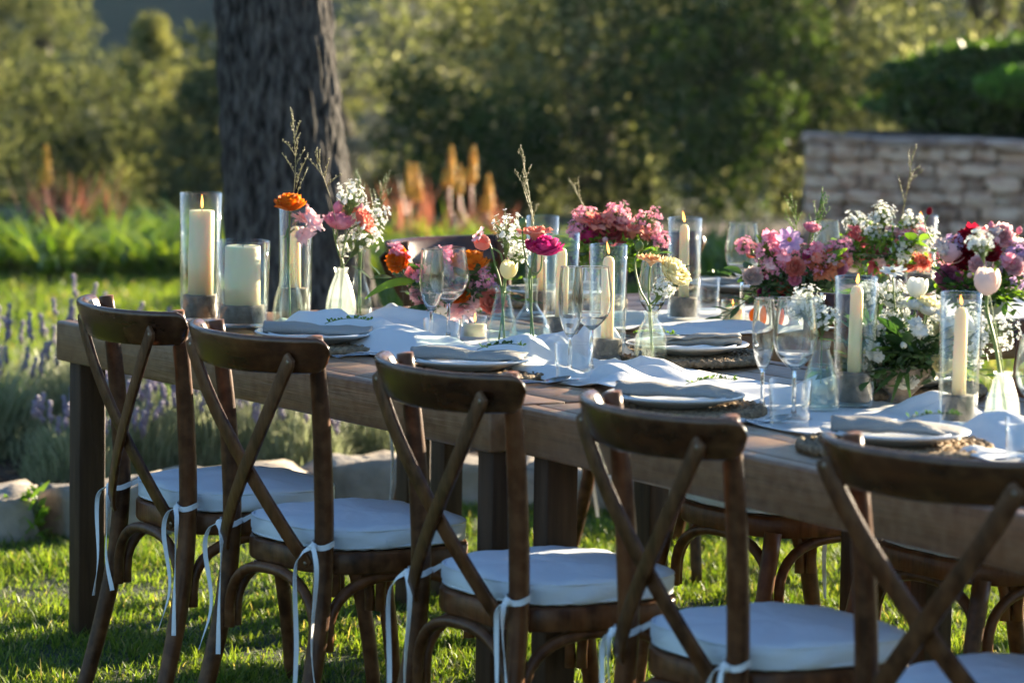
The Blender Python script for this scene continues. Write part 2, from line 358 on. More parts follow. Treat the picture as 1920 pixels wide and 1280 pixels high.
sx = [(-2.02,10.38,.44),(-1.56,10.47,.44),(-1.14,10.66,.38),(-.78,10.96,.42),(-.42,11.22,.36),(-.08,11.3,.32),(.25,11.27,.34),(.6,11.17,.36),(.98,11.1,.38),(1.4,11.05,.42)]
for i, (x, y, lx) in enumerate(sx):
    sl = (float(edge_y(x+.2))-float(edge_y(x-.2)))/.4
    o = link('edging_stone', stone_mesh(lx*1.03, .30, .19, i+1, .22, 5, .07), m_lime, None, (x, y, .035), (0, 0, math.atan(sl)))
    tag(o, labs[i], 'edging stone', 'limestone edging stones')
hz = crom([(-2.6,12.3,.03),(-1.9,12.2,.035),(-1.57,12.0,.04),(-1.3,11.75,.03),(-1.0,11.9,.03),(-.7,11.85,.04),(-.35,11.95,.03),(.2,11.8,.03)], 8)
tag(link('irrigation_hose', MB().tube(hz, .011, 8).mesh(), pm('hose_brown', (.10,.055,.035), rough=.6)), 'thin brown irrigation hose lying across the lavender bed', 'hose')
hz = crom([(-.9,12.5,.03),(-.5,12.35,.05),(-.15,12.4,.03),(.3,12.3,.03)], 8)
tag(link('irrigation_hose', MB().tube(hz, .009, 8).mesh(), MAT['hose_brown']), 'second thin brown hose at the foot of the tree', 'hose')

# lavender
m_lavl = leafm('lavender_leaf', (.22,.26,.12), (.48,.50,.31), trans=.5)
m_lavf = leafm('lavender_flower', (.30,.25,.38), (.52,.46,.56), trans=.45)
sp = MB(); rr = random.Random(2)
for k in range(26):
    a = rr.uniform(0, 2*pi); zz = rr.uniform(0, .05); r0 = .0055*(1-.3*zz/.05)
    sp.ico((math.cos(a)*r0, math.sin(a)*r0, zz), (.0042,.0042,.0052), 1)
sp.tube([(0,0,-.01),(0,0,.055)], .003, 5)
spike_me = sp.mesh('flower_spike')
def lavender(loc, rad, h, nl, ns, label, seed):
    nl = int(nl*1.6); ns = int(ns*1.5)
    e = empty('lavender_bush', loc); g = np.random.default_rng(seed)
    az = g.uniform(0, 2*pi, nl); rr = rad*.45*np.sqrt(g.uniform(0, 1, nl)); P = np.stack([rr*np.cos(az), rr*np.sin(az), np.zeros(nl)], 1)
    out = np.clip(rr/(rad*.45)*.55 + g.normal(0, .12, nl), 0, .9)
    V, F = blades(P, az + g.normal(0, .5, nl), h*g.uniform(.35, .95, nl), g.uniform(.004, .009, nl), out, g.uniform(0, .3, nl))
    # short side leaves
    nl2 = nl*2; az2 = g.uniform(0, 2*pi, nl2); r2_ = rad*np.sqrt(g.uniform(0, 1, nl2)); zt = h*.66*np.sqrt(np.clip(1-(r2_/rad)**2, 0.02, 1))*g.uniform(.15, 1, nl2)
    V2, F2 = blades(np.stack([r2_*np.cos(az2), r2_*np.sin(az2), zt], 1), az2+g.normal(0, .8, nl2), g.uniform(.03, .08, nl2), g.uniform(.004, .008, nl2), g.uniform(0, .9, nl2), g.uniform(0, .3, nl2))
    link('foliage', np_mesh('foliage', np.concatenate([V, V2]), np.concatenate([F, F2+len(V)])), m_lavl, e)
    st = MB()
    for k in range(ns):
        a = g.uniform(0, 2*pi); r = rad*math.sqrt(g.uniform(0, 1)); tx, ty = r*1.15*math.cos(a), r*1.15*math.sin(a); hh = h*g.uniform(.75, 1.12)*(1-.25*(r/rad)**2)
        tip = Vector((tx, ty, hh)); b = Vector((tx*.45, ty*.45, .05))
        st.tube([b, (b+tip)*.5 + Vector((0,0,.02)), tip], .0014, 4)
        o = link('flower_spike', spike_me, m_lavf, e, tip, (g.normal(0, .15)+ty*.6*-1, g.normal(0, .15)+tx*.6, 0), (1.05, 1.05, g.uniform(.8, 1.4)))
    link('stalks', st.mesh('stalks'), m_lavl, e)
    tag(e, label, 'lavender', 'lavender bushes in the bed')
lavender((-1.74,12.0,0), .26, .45, 700, 24, 'tall lavender bush at the outer end of the bed, beyond the table corner', 1)
lavender((-1.40,12.45,0), .25, .46, 700, 24, 'lavender bush behind the corner leg of the table', 2)
lavender((-1.16,11.72,0), .22, .31, 700, 30, 'lavender bush seen through the first cross-back chair', 3)
lavender((-.93,11.85,0), .25, .33, 800, 40, 'dense lavender bush seen between the first and second chairs', 4)
lavender((-2.15,12.3,0), .26, .42, 600, 18, 'lavender bush farthest from the tree trunk', 5)
lavender((-.70,11.8,0), .2, .28, 500, 24, 'lavender bush seen between the second and third chair backs', 7)
lavender((-1.32,11.5,0), .18, .27, 500, 18, 'low lavender bush just behind the edging by the table leg', 8)
lavender((-.42,12.1,0), .13, .30, 250, 8, 'small sparse lavender plant right of the tree trunk', 6)
def sprout(loc, n_, h, label, seed, lw=.03):
    g = np.random.default_rng(seed); e = empty('weed_plant', loc)
    P = np.stack([g.normal(0, h*.16, n_), g.normal(0, h*.16, n_), g.uniform(0, h*.8, n_)], 1)
    V, F = blades(P, g.uniform(0, 2*pi, n_), g.uniform(.5, 1, n_)*h*.35, np.full(n_, lw), g.uniform(.4, 1.2, n_), g.uniform(.1, .6, n_))
    link('leaves', np_mesh('leaves', V, F), m_leafl, e); mb = MB()
    for k in range(4): mb.tube([(0,0,0),(g.normal(0,h*.06),g.normal(0,h*.06),h*.8)], .002, 4)
    link('stems', mb.mesh(), m_green, e); tag(e, label, 'weed', 'low green weeds in the bed')
sprout((-1.33,10.40,0), 60, .17, 'small green weed growing against the pale edging stones', 1, .022)
sprout((-.62,12.15,0), 70, .2, 'leafy green weed at the base of the tree trunk', 2)
sprout((-.30,11.75,0), 24, .1, 'tiny green seedling in the bark mulch', 3, .018)

# big tree with dark bark
def tree_trunk(zs, cx, cyy, rad, nseg=220, seed=1., amp=.05):
    rows = []
    zmin, zmax = zs[0], zs[-1]; m = int((zmax-zmin)/.013)
    for j in range(m+1):
        z = zmin+(zmax-zmin)*j/m; r = float(np.interp(z, zs, rad)); x0 = float(np.interp(z, zs, cx)); y0 = float(np.interp(z, zs, cyy)); row = []
        for i in range(nseg+1):
            a = 2*pi*(i % nseg)/nseg; ca, sa = math.cos(a), math.sin(a)
            fl = .10*max(0, .9-z)*math.cos(a*5+1.1)*.5
            q = Vector((ca*r*15+.4*noise.noise((z*2.5, a, 1)), sa*r*15, z*3.4+seed))
            d = noise.noise(q)*.6 + abs(noise.noise(q*2.3+Vector((5,5,5))))*1.1 - .45 + .35*noise.noise(Vector((ca*r*45, sa*r*45, z*16)))
            row.append((x0+ca*r*(1+fl+d*amp), y0+sa*r*(1+fl+d*amp), z))
        rows.append(row)
    return MB().grid(rows).mesh('trunk')
tz = [-.05,.15,.4,.57,.96,1.49,2.2,3.2]
te = empty('shade_tree', (0, 0, 0))
link('trunk', tree_trunk(tz, [-.62,-.66,-.70,-.722,-.777,-.822,-.86,-.95], [12.67]*8, [.46,.36,.285,.25,.208,.192,.19,.22], amp=.09), m_bark, te)
cl = []
for k, (ax, ay, az) in enumerate([(-2.6,12.2,4.6),(-1.8,11.6,5.2),(.2,13.3,5.0),(-.6,12.9,6.2),(-1.6,13.8,5.4),(-.4,11.9,5.3)]):
    pts = bez((-.92,12.67,2.95), ((-.92+ax)/2-.1, (12.67+ay)/2, 4.1), (ax, ay, az), 8)
    link('limb', MB().tube(pts, [.13-.013*i for i in range(9)], 10).mesh(), m_bark, te); cl += [(pts[i], .55+.05*i) for i in range(4, 9)]
def leafcloud(cl, n_, size, seed, aspect=.38, zsq=.8):
    g = np.random.default_rng(seed); C = np.array([tuple(c) for c, r in cl]); Rr = np.array([r for c, r in cl])
    k = g.integers(0, len(cl), n_); d = g.normal(0, 1, (n_, 3)); d /= np.linalg.norm(d, axis=1)[:, None]
    P = C[k] + d*(Rr[k]*g.uniform(.25, 1., n_)**.5)[:, None]*np.array([1, 1, zsq])
    a = g.normal(0, 1, (n_, 3)); a /= np.linalg.norm(a, axis=1)[:, None]; b = np.cross(a, g.normal(0, 1, (n_, 3))); b /= np.linalg.norm(b, axis=1)[:, None]
    s = (size*g.uniform(.6, 1.3, n_))[:, None]
    V = np.stack([P-a*s*.5, P+b*s*aspect*.5, P+a*s*.5, P-b*s*aspect*.5], 1).reshape(-1, 3)
    return np_mesh('crown', V, np.arange(n_*4).reshape(-1, 4))
m_crownD = leafm('crown_dark', (.020,.042,.013), (.075,.115,.03), trans=.38, tcol=(1.5,1.5,.7), rough=.65, spec=.12)
link('crown', leafcloud(cl, 9000, .11, 3), m_crownD, te)
tag(te, 'thick tree trunk with dark furrowed bark behind the table', 'tree')

# strap-leaved bed behind the lawn
bsoil = [[(x, 19.0, .004) for x in (-9,-4,0,4,9)], [(x, 21.3, .03) for x in (-9,-4,0,4,9)], [(x, 23.9, .004) for x in (-9,-4,0,4,9)]]
tag(link('flower_bed_soil', MB().grid(bsoil).mesh(), m_soil), kind='structure')
m_strap = leafm('strap_leaf', (.065,.145,.016), (.24,.33,.045), trans=.46, tcol=(1.3,1.25,.55), rough=.35, spec=.5)
def straps(seed, n_, h):
    g = np.random.default_rng(seed); r = .09*np.sqrt(g.uniform(0, 1, n_)); a = g.uniform(0, 2*pi, n_)
    return np_mesh('leaves', *blades(np.stack([r*np.cos(a), r*np.sin(a), np.zeros(n_)], 1), a+g.normal(0, .5, n_), h*g.uniform(.6, 1.1, n_), g.uniform(.022, .042, n_), g.uniform(.15, .8, n_), g.uniform(.4, 1.3, n_)))
protos = [straps(20+i, 70, .44) for i in range(4)]
gp = random.Random(9); k = 0
for yy in (19.4, 19.9, 20.5, 21.1):
    x = -3.6 + gp.uniform(0, .2)
    while x < 1.35:
        o = empty('strap_leaf_plant', (x, yy+gp.uniform(-.12, .12), 0), gp.uniform(0, 6))
        sc = gp.uniform(.8, 1.12)*(1. if x < -.9 else .78); link('leaves', protos[k % 4], m_strap, o, scale=(sc, sc, sc)); k += 1
        tag(o, 'bright green strap-leaved clump in the bed behind the lawn', 'leafy plant', 'strap-leaved clumps in the far bed')
        x += gp.uniform(.24, .36)
m_torch = leafm('torch_orange', (.80,.50,.05), (.90,.66,.14), trans=.45)
m_redst = leafm('red_stem', (.30,.09,.05), (.50,.20,.12), trans=.35)
tm = MB(); rr = random.Random(4)
for k in range(70):
    a = rr.uniform(0, 2*pi); zz = rr.uniform(0, .22); r0 = .026*(1-.6*zz/.22)
    tm.tube([(0,0,zz+.01),(math.cos(a)*r0*1.3, math.sin(a)*r0*1.3, zz-.015)], [.006,.004], 5)
torch_me = tm.mesh('flower_spike')
for i, (x, y, z, s, lb) in enumerate([(-2.62,21.0,.36,1.,'lone orange torch lily above the green bed left of the tree'),(-.60,21.0,.34,.8,'orange torch lily just right of the tree trunk'),(-.545,21.2,.30,.9,'short orange torch lily in the middle group'),(-.37,21.0,.40,.95,'tallest orange torch lily behind the flower vases'),(-.25,21.3,.40,.9,'orange torch lily beside the tallest one'),(-.31,20.9,.36,.7,'small orange torch lily below the tallest one'),(-.15,21.0,.26,.9,'rightmost low orange torch lily over the vases')]):
    e = empty('torch_lily', (x, y, 0)); link('stem', MB().tube([(0,0,0),(.01,0,z*.5),(0,0,z+.18*s)], .008, 6).mesh(), m_redst, e)
    link('flower_spike', torch_me, m_torch, e, (0,0,z), (rr.uniform(-.1,.1), rr.uniform(-.1,.1), 0), (s*1.35, s*1.35, s)); tag(e, lb, 'torch lily', 'orange torch lilies')
for i, (x0, x1, n_, h0, h1, lb) in enumerate([(-2.75,-2.25,60,.3,.5,'clump of reddish dry stems behind the green bed, left of the tree'),(-.75,-.45,40,.24,.48,'clump of reddish brown stems under the orange torch lilies'),(-.35,-.05,30,.2,.4,'low reddish stems between the torch lilies and the leaves')]):
    n2 = n_; P = np.stack([rg.uniform(x0, x1, n2), rg.uniform(20.8, 21.5, n2), np.zeros(n2)], 1)
    o = link('red_stem_plant', np_mesh('red_stem_plant', *blades(P, rg.uniform(0, 6.3, n2), rg.uniform(h0, h1, n2), rg.uniform(.014, .03, n2), rg.uniform(0, .3, n2), rg.uniform(0, .3, n2))), m_redst)
    tag(o, lb, 'dry plant', 'reddish stem clumps')

# background trees
m_con = leafm('conifer_needles', (.040,.058,.026), (.18,.19,.095), trans=.45, tcol=(1.2,1.2,.7), rough=.8, spec=.1)
m_con2 = leafm('yellow_pine', (.12,.14,.05), (.35,.35,.15), trans=.5, tcol=(1.2,1.15,.65), rough=.8, spec=.1)
m_oliv = leafm('olive_leaves', (.030,.048,.020), (.26,.275,.135), trans=.5, tcol=(1.35,1.35,.75), rough=.6, spec=.2, c3=(.66,.64,.46), f3=.92)  # pale leaf share: silvery undersides, and sun glints painted into the colour
m_olivg = leafm('grey_shrub', (.15,.15,.11), (.33,.33,.25), trans=.35, rough=.8, spec=.1)
m_hedge = leafm('hedge_leaf', (.020,.050,.009), (.10,.165,.028), trans=.42, tcol=(1.3,1.4,.5), rough=.5)
m_hedge2 = leafm('hedge_leaf_light', (.05,.13,.015), (.14,.28,.035), trans=.45, tcol=(1.3,1.4,.5), rough=.5)
def conifer(loc, h, rad, n_, mt, label, seed, size=.16):
    n_ = int(n_*2.4); size *= .6
    g = random.Random(seed); e = empty('conifer_tree', loc); link('trunk', MB().tube([(0,0,-.3),(.05,0,h*.5),(0,0,h)], [.13,.09,.02], 8).mesh(), m_limb, e)
    cl = []
    for k in range(58):
        t = (k+g.random())/58; z = h*(.06+.92*t); r = rad*(1-t)**.75*g.uniform(.35, 1.05); a = g.uniform(0, 2*pi); cl.append((Vector((r*math.cos(a), r*math.sin(a), z)), .16+.32*rad*(1-t)*g.uniform(.5, 1)))
    link('crown', leafcloud(cl, n_, size, seed, .3, .7), mt, e); tag(e, label, 'tree', 'conifers in the valley')
def broad(loc, h, rad, n_, mt, label, seed, size=.1, trunk=True, zlow=.12, ncl=46, crad=(.25,.5), grp='olive trees behind the lawn'):
    g = random.Random(seed); e = empty('olive_tree' if 'olive' in label else 'shrub', loc); cl = []
    if trunk:
        for k in range(4):
            a = g.uniform(0, 6.3); tip = Vector((rad*.6*math.cos(a), rad*.6*math.sin(a), h*.75))
            link('limb' if k else 'trunk', MB().tube(bez((0,0,-.2), (0,0,h*.35), tip, 8), [.14-.013*i for i in range(9)], 8).mesh(), m_limb, e)
    for k in range(ncl):
        z = h*g.uniform(zlow, 1); a = g.uniform(0, 6.3); prof = math.sqrt(max(.08, 1-((z/h-.5)/.58)**2)); r = rad*prof*math.sqrt(g.random())
        cl.append((Vector((r*math.cos(a), r*math.sin(a), z)), rad*g.uniform(*crad)))
    link('crown', leafcloud(cl, n_, size, seed, .34, .85), mt, e); tag(e, label, 'tree' if 'olive' in label else 'shrub', grp)
conifer((-4.7,37,-2.2), 6.2, 1.7, 12000, m_con, 'tall blurred dark conifer at the left edge of the valley', 1)
conifer((-3.3,34,-1.6), 2.75, .75, 6000, m_con2, 'sunlit yellow-green young pine left of the tree trunk', 2, .12)
conifer((-2.75,33,-1.5), 2.2, .5, 4000, m_con2, 'smaller sunlit pine next to the tree trunk', 3, .12)
conifer((-3.9,31,-1.3), 2.1, .7, 6000, m_con, 'low dark conifer in front of the tall one', 4, .12)
conifer((-2.55,40,-2.5), 3.4, .8, 5000, m_con, 'dark conifer partly hidden behind the tree trunk', 5, .14)
conifer((-6.4,41,-2.5), 6.5, 1.9, 9000, m_con2, 'tall yellowish conifer beyond the dark one', 6)
conifer((-1.4,45,-2.6), 6.0, 2.1, 11000, m_con2, 'large yellow-green pine right of the tree trunk', 7)
conifer((.5,47,-2.7), 6.4, 2.0, 10000, m_con, 'broad dark-green pine behind the grey shrub', 8)
conifer((-3.2,52,-2.8), 3.6, 1.6, 8000, m_con2, 'distant pale pine between the conifers and the trunk', 9, .2)
conifer((-8.3,39,-2.4), 5.6, 1.7, 7000, m_con, 'dark conifer standing farthest from the tree trunk', 31)
conifer((-10.5,43,-2.6), 6.8, 2.0, 7000, m_con2, 'tall yellowish conifer beyond the farthest dark one', 32)
conifer((-6.0,33,-1.5), 2.6, .9, 5000, m_con, 'low conifer at the edge of the valley before the tall ones', 33, .12)
broad((-1.15,33,-1.5), 2.6, .75, 8000, m_olivg, 'pale grey-green shrub right of the tree trunk', 11, .09, grp='grey shrubs', ncl=26)
broad((-.55,31,-1.3), 2.1, .8, 8000, m_olivg, 'grey bushy shrub between the trunk and the dark olive trees', 12, .09, grp='grey shrubs', ncl=26)
broad((.55,28,-.7), 4.2, 1.5, 44000, m_oliv, 'dark olive tree directly behind the dining table', 13, .07)
broad((2.0,27,-.5), 4.4, 1.6, 46000, m_oliv, 'dense olive tree with glinting leaves left of the stone wall', 14, .07)
broad((3.5,29,-.9), 4.6, 1.7, 36000, m_oliv, 'silvery olive tree above the clipped hedge', 15, .075)
broad((1.25,25.5,-.2), 1.6, 1.0, 9000, m_crownD, 'low dark green shrub at the foot of the olive trees', 17, .08, False, grp='dark shrubs', ncl=24)
broad((-.2,26,-.2), 1.1, .8, 6000, m_crownD, 'low dark shrub behind the torch lilies', 18, .08, False, grp='dark shrubs', ncl=20)
broad((-2.2,27,-.4), 1.5, .9, 6000, m_con, 'olive-brown shrub behind the bed left of the trunk', 19, .09, False, grp='dark shrubs', ncl=20)
broad((-3.9,27,-.4), 1.3, .9, 6000, m_con, 'dark shrub behind the reddish stems', 20, .09, False, grp='dark shrubs', ncl=20)

# stone wall with each stone, hedge on top
we = empty('stone_wall', (1.55, 20.0, 0), -.12)
WL, WH = 4.6, .70
link('core', MB().box((.04,.05,-.1),(WL,.46,WH-.05)).mesh(smooth=False, bevel=.01), m_mortar, we)
sm = [stone_mesh(1, 1, 1, 30+i, .17, 3, .09) for i in range(6)]
gs = random.Random(8); nrow = 9; rh = WH/nrow
for r in range(nrow):
    x = 0.
    while x < WL:
        lx = gs.uniform(.07, .21); hh = rh*gs.uniform(.86, 1.16)
        link('stone', sm[gs.randrange(6)], m_wall, we, (x+lx/2, .07+gs.uniform(-.015,.012), rh*(r+.5)), (gs.uniform(-.03,.03), gs.uniform(-.03,.03), gs.uniform(-.04,.04)), (lx*1.0, .15, hh*.98)); x += lx+.006
    y = .16
    while y < .45:
        ly = gs.uniform(.1, .17); link('stone', sm[gs.randrange(6)], m_wall, we, (.06, y+ly/2, rh*(r+.5)), (0,0,gs.uniform(-.04,.04)), (.14, ly, rh*1.03)); y += ly+.006
x = -.02
while x < WL:
    lx = gs.uniform(.22, .4); link('coping_stone', sm[gs.randrange(6)], m_wall, we, (x+lx/2, .25+gs.uniform(-.02,.02), WH+.012+gs.uniform(-.008,.012)), (gs.uniform(-.03,.03), gs.uniform(-.04,.04), gs.uniform(-.05,.05)), (lx, .5, gs.uniform(.04,.07))); x += lx+.006
tag(we, 'rough dry-laid wall of pinkish grey stones below the clipped hedge', 'stone wall')
def hedge(name, loc, sx_, sy_, sz_, n_, mt, label, seed):
    e = empty(name, loc); g = np.random.default_rng(seed); d = g.normal(0, 1, (n_, 3)); d /= np.linalg.norm(d, axis=1)[:, None]
    q = np.sign(d)*np.abs(d)**.7; q /= np.maximum(np.linalg.norm(q, axis=1), .8)[:, None]
    rr = g.uniform(.80, 1.03, n_)[:, None]*(1+.16*np.array([noise.noise((a_*3.2+seed, b_*3.2, c_*3.2)) for a_, b_, c_ in q.tolist()]))[:, None]; P = q*rr*np.array([sx_, sy_, sz_])
    a = g.normal(0, 1, (n_, 3)); a /= np.linalg.norm(a, axis=1)[:, None]; b = np.cross(a, g.normal(0, 1, (n_, 3))); b /= np.linalg.norm(b, axis=1)[:, None]
    s = .045*g.uniform(.6, 1.4, n_)[:, None]
    link('foliage', np_mesh('foliage', np.stack([P-a*s, P+b*s*.3, P+a*s, P-b*s*.3], 1).reshape(-1, 3), np.arange(n_*4).reshape(-1, 4)), mt, e)
    mb = MB()
    for k in range(7):
        aa = k*.9; mb.tube([(0,0,-sz_-.12),(sx_*.5*math.cos(aa), sy_*.5*math.sin(aa), 0),(sx_*.75*math.cos(aa), sy_*.75*math.sin(aa), sz_*.5)], [.03,.02,.008], 6)
    link('branches', mb.mesh(), m_limb, e); tag(e, label, 'hedge', 'clipped evergreens on the wall')
hedge('clipped_hedge', (3.2,21.7,.92), 1.12, .7, .34, 26000, m_hedge, 'large dark green rounded hedge on top of the stone wall', 1)
hedge('clipped_shrub', (3.08,20.9,1.0), .5, .35, .11, 9000, m_hedge2, 'brighter green low clipped shrub in front of the dark hedge', 2)
# raised terrace earth behind the wall
tag(link('terrace_ground', MB().grid([[(1.75,20.4,.7),(6.2,19.9,.7)],[(1.9,21.6,.72),(6.4,21.4,.72)],[(2.2,24,.0),(6.8,24,.0)]]).mesh(), m_soil), kind='structure')

# ================================================================== TABLES
def table(loc, rz, L, Wd, label, la=.056, lb=.07, ins=.024, npl=7):
    e = empty('farm_table', loc, rz)
    rail = MB().box((0,0,.665),(L,.042,TOP)).mesh('side_rail', bevel=.007, segs=3)
    link('side_rail', rail, m_table, e); link('side_rail', rail, m_table, e, (0, Wd-.042, 0))
    pw = (Wd-.084-.006)/npl; pk = MB().box((.002,.0015,.728),(L-.002,pw-.0015,TOP-.0015)).mesh('plank', bevel=.0025, segs=2)
    for i in range(npl): link('plank', pk, m_table, e, (0, .045+i*pw, RN.uniform(-.0008, .0008)))
    er = MB().box((.012,.045,.668),(.045,Wd-.045,.726)).mesh('end_rail', bevel=.004)
    link('end_rail', er, m_table, e); link('end_rail', er, m_table, e, (L-.057, 0, 0))
    lg = MB().box((0,0,-.01),(la,lb,.664)).mesh('leg', bevel=.004, segs=2)
    for x in (ins, L-ins-la):
        for y in (ins, Wd-ins-lb): link('leg', lg, m_leg, e, (x, y, 0))
    return tag(e, label, 'table', 'long wooden farm tables')
WA = 1.03
table(T(.01, 0), RZ, 1.925, WA, 'brown plank farm table carrying the pillar candles at its open end')
BROT = RZ - .055
table(T(1.957, .05), BROT, 2.1, WA, 'brown plank farm table continuing the row under the white flower arrangement')
table(T(.965, WA+.03), RZ + pi/2, 2.6, 1.03, 'brown plank farm table set at a right angle behind the first one')

# ================================================================== CHAIRS
def mir(P): return [(-x, y, z) for x, y, z in P]
def seat_outline(s=1., n=44):
    out = []
    for k in range(n):
        a = 2*pi*k/n; c, sn = math.cos(a), math.sin(a)
        x = .212*math.copysign(abs(c)**.62, c); y = .195*math.copysign(abs(sn)**.62, sn)
        out.append((x*s*(.97+.28*y), .19+y*s))
    return out
def loops(prof, n=88, ruf=0.):
    """prof: list of (scale, z)"""
    mb = MB(); vs = []; m = len(prof)
    for s, z in prof: vs += [(x*(1+ruf*.35*noise.noise((x*26, y*26, z*40))), y+ruf*.05*noise.noise((x*30, y*30, z*50+7)), z+ruf*.085*noise.noise((x*13, y*13, 3))*(1 if z > .46 else .1)+ruf*.03*noise.noise((x*45,y*45,z*90))) for x, y in seat_outline(s, n)]
    fs = [(i*n+k, i*n+(k+1)%n, (i+1)*n+(k+1)%n, (i+1)*n+k) for i in range(m-1) for k in range(n)]
    vs += [(0,.19,prof[0][1]),(0,.19,prof[-1][1])]; a = m*n
    fs += [(a, (k+1)%n, k) for k in range(n)] + [(a+1, (m-1)*n+k, (m-1)*n+(k+1)%n) for k in range(n)]
    return mb.add(vs, fs)
UP = [(-.200,-.088,-.005),(-.194,-.05,.13),(-.184,-.014,.30),(-.178,0,.46),(-.180,-.005,.62),(-.185,-.018,.77),(-.190,-.034,.886)]
FL = [(-.212,.435,-.005),(-.206,.41,.2),(-.190,.366,.42)]
def rail_mesh():
    rows = []; m = 34; sec = []
    for k in range(14):
        a = 2*pi*k/14; c, s = math.cos(a), math.sin(a); sec.append((math.copysign(abs(c)**.55, c), math.copysign(abs(s)**.45, s)))
    for i in range(m+1):
        a = -1 + 2*i/m; a = math.sin(a*1.45)/math.sin(1.45); x = .232*math.sin(a*1.18)/math.sin(1.18); q = a/.84
        y = -.056 - .072*(1-q*q)
        e = max(0, (abs(a)-.88)/.12); hh = .0385*math.sqrt(max(.02, 1-e*e*.97))*(1-.06*abs(a)); th = .0125*(1-.45*e*e)
        zc = .853 - .006*(1-a*a); dx = .232*1.18*math.cos(a*1.18)/math.sin(1.18); dy = .144*a/(.84*.84)
        t = Vector((dx, dy, 0)).normalized(); nn = Vector((-t.y, t.x, 0))
        rows.append([tuple(Vector((x, y, zc)) + nn*(cx*th - cz*.012) + Vector((0,0,1))*(cz*hh)) for cx, cz in sec])
    mb = MB(); k = len(sec); vs = [p for r in rows for p in r]
    fs = [(i*k+j, i*k+(j+1)%k, (i+1)*k+(j+1)%k, (i+1)*k+j) for i in range(m) for j in range(k)] + [tuple(range(k)), tuple(range(m*k+k-1, m*k-1, -1))]
    return mb.add(vs, fs).mesh('top_rail', weld=1e-5)
def arch(p0, p1, zb, zt, n=16, push=0.):
    p0, p1 = Vector(p0), Vector(p1); mid = (p0+p1)/2; half = (p1-p0)/2; d = half.normalized(); pts = [Vector((p0.x, p0.y, zb-.03))]
    for i in range(n+1):
        a = pi - pi*i/n; pts.append(mid + half*math.copysign(abs(math.cos(a))**.8, math.cos(a)) + Vector((0, 0, zb-mid.z + (zt-zb)*abs(math.sin(a))**.85)))
    pts.append(Vector((p1.x, p1.y, zb-.03))); return pts
ch = {}
ch['post'] = MB().tube(crom(UP, 5), [.0165+.003*min(1, i/8) - .0035*max(0, (i-20)/10) for i in range(31)], 14).mesh('rear_post')
ch['post2'] = MB().tube(crom(mir(UP), 5), [.0165+.003*min(1, i/8) - .0035*max(0, (i-20)/10) for i in range(31)], 14).mesh('rear_post')
ch['fl'] = MB().tube(crom(FL, 5), [.015+.0004*i for i in range(11)], 14).mesh('front_leg')
ch['fl2'] = MB().tube(crom(mir(FL), 5), [.015+.0004*i for i in range(11)], 14).mesh('front_leg')
ch['rail'] = rail_mesh()
ch['frame'] = loops([(.93,.405),(.99,.405),(1.0,.41),(1.0,.443),(.985,.449),(.95,.450)]).mesh('seat_frame')
ch['cushion'] = loops([(.86,.4525),(.955,.453),(.972,.458),(.980,.465),(.983,.473),(.980,.482),(.968,.491),(.93,.496),(.85,.4985),(.7,.501),(.5,.503),(.3,.504),(.12,.504)], ruf=.10).mesh('cushion')
pip = MB()
for s, z in ((.972,.4905),(.968,.4575)):
    o_ = seat_outline(s); pip.tube([(x, y, z) for x, y in o_ + o_[:1]], .0026, 6, cap=False)
ch['piping'] = pip.mesh('piping')
SP = [(-.203,-.082,.850),(-.17,-.083,.802),(-.115,-.080,.730),(-.045,-.071,.650),(.03,-.057,.570),(.10,-.039,.494),(.142,-.024,.446),(.155,-.015,.424)]
def strap(P, off):
    pts = [Vector(p)+Vector((0, off, 0)) for p in crom(P, 5)]
    m = len(pts); wd = []
    for i in range(m):
        t = (pts[min(i+1, m-1)] - pts[max(i-1, 0)]).normalized(); wd.append(Vector((-t.z, 0, t.x)))
    wid = [.035*min(1, .72+.28*i, .72+.28*(m-1-i)) for i in range(m)]
    return MB().strip(pts, wid, .0075, lambda i: wd[i]).mesh('cross_strap', bevel=.0012, segs=2)
ch['strap'] = strap(SP, -.006); ch['strap2'] = strap(mir(SP), -.0145)
ch['bolt'] = MB().lathe([(0,.004),(.003,.0038),(.0055,.002),(.006,0),(.006,-.003)], 12).mesh('bolt')
A_ = lambda s: (s*.172, .008, .3); B_ = lambda s: (s*.182, .352, .3)
ch['a_back'] = MB().tube(arch((-.165,-.012,.3),(.165,-.012,.3), .285, .398), .0115, 10).mesh('arch_brace')
ch['a_front'] = MB().tube(arch((-.172,.362,.3),(.172,.362,.3), .285, .398), .0115, 10).mesh('arch_brace')
ch['a_l'] = MB().tube(arch((-.178,.012,.3),(-.187,.345,.3), .285, .398), .0115, 10).mesh('arch_brace')
ch['a_r'] = MB().tube(arch((.178,.012,.3),(.187,.345,.3), .285, .398), .0115, 10).mesh('arch_brace')
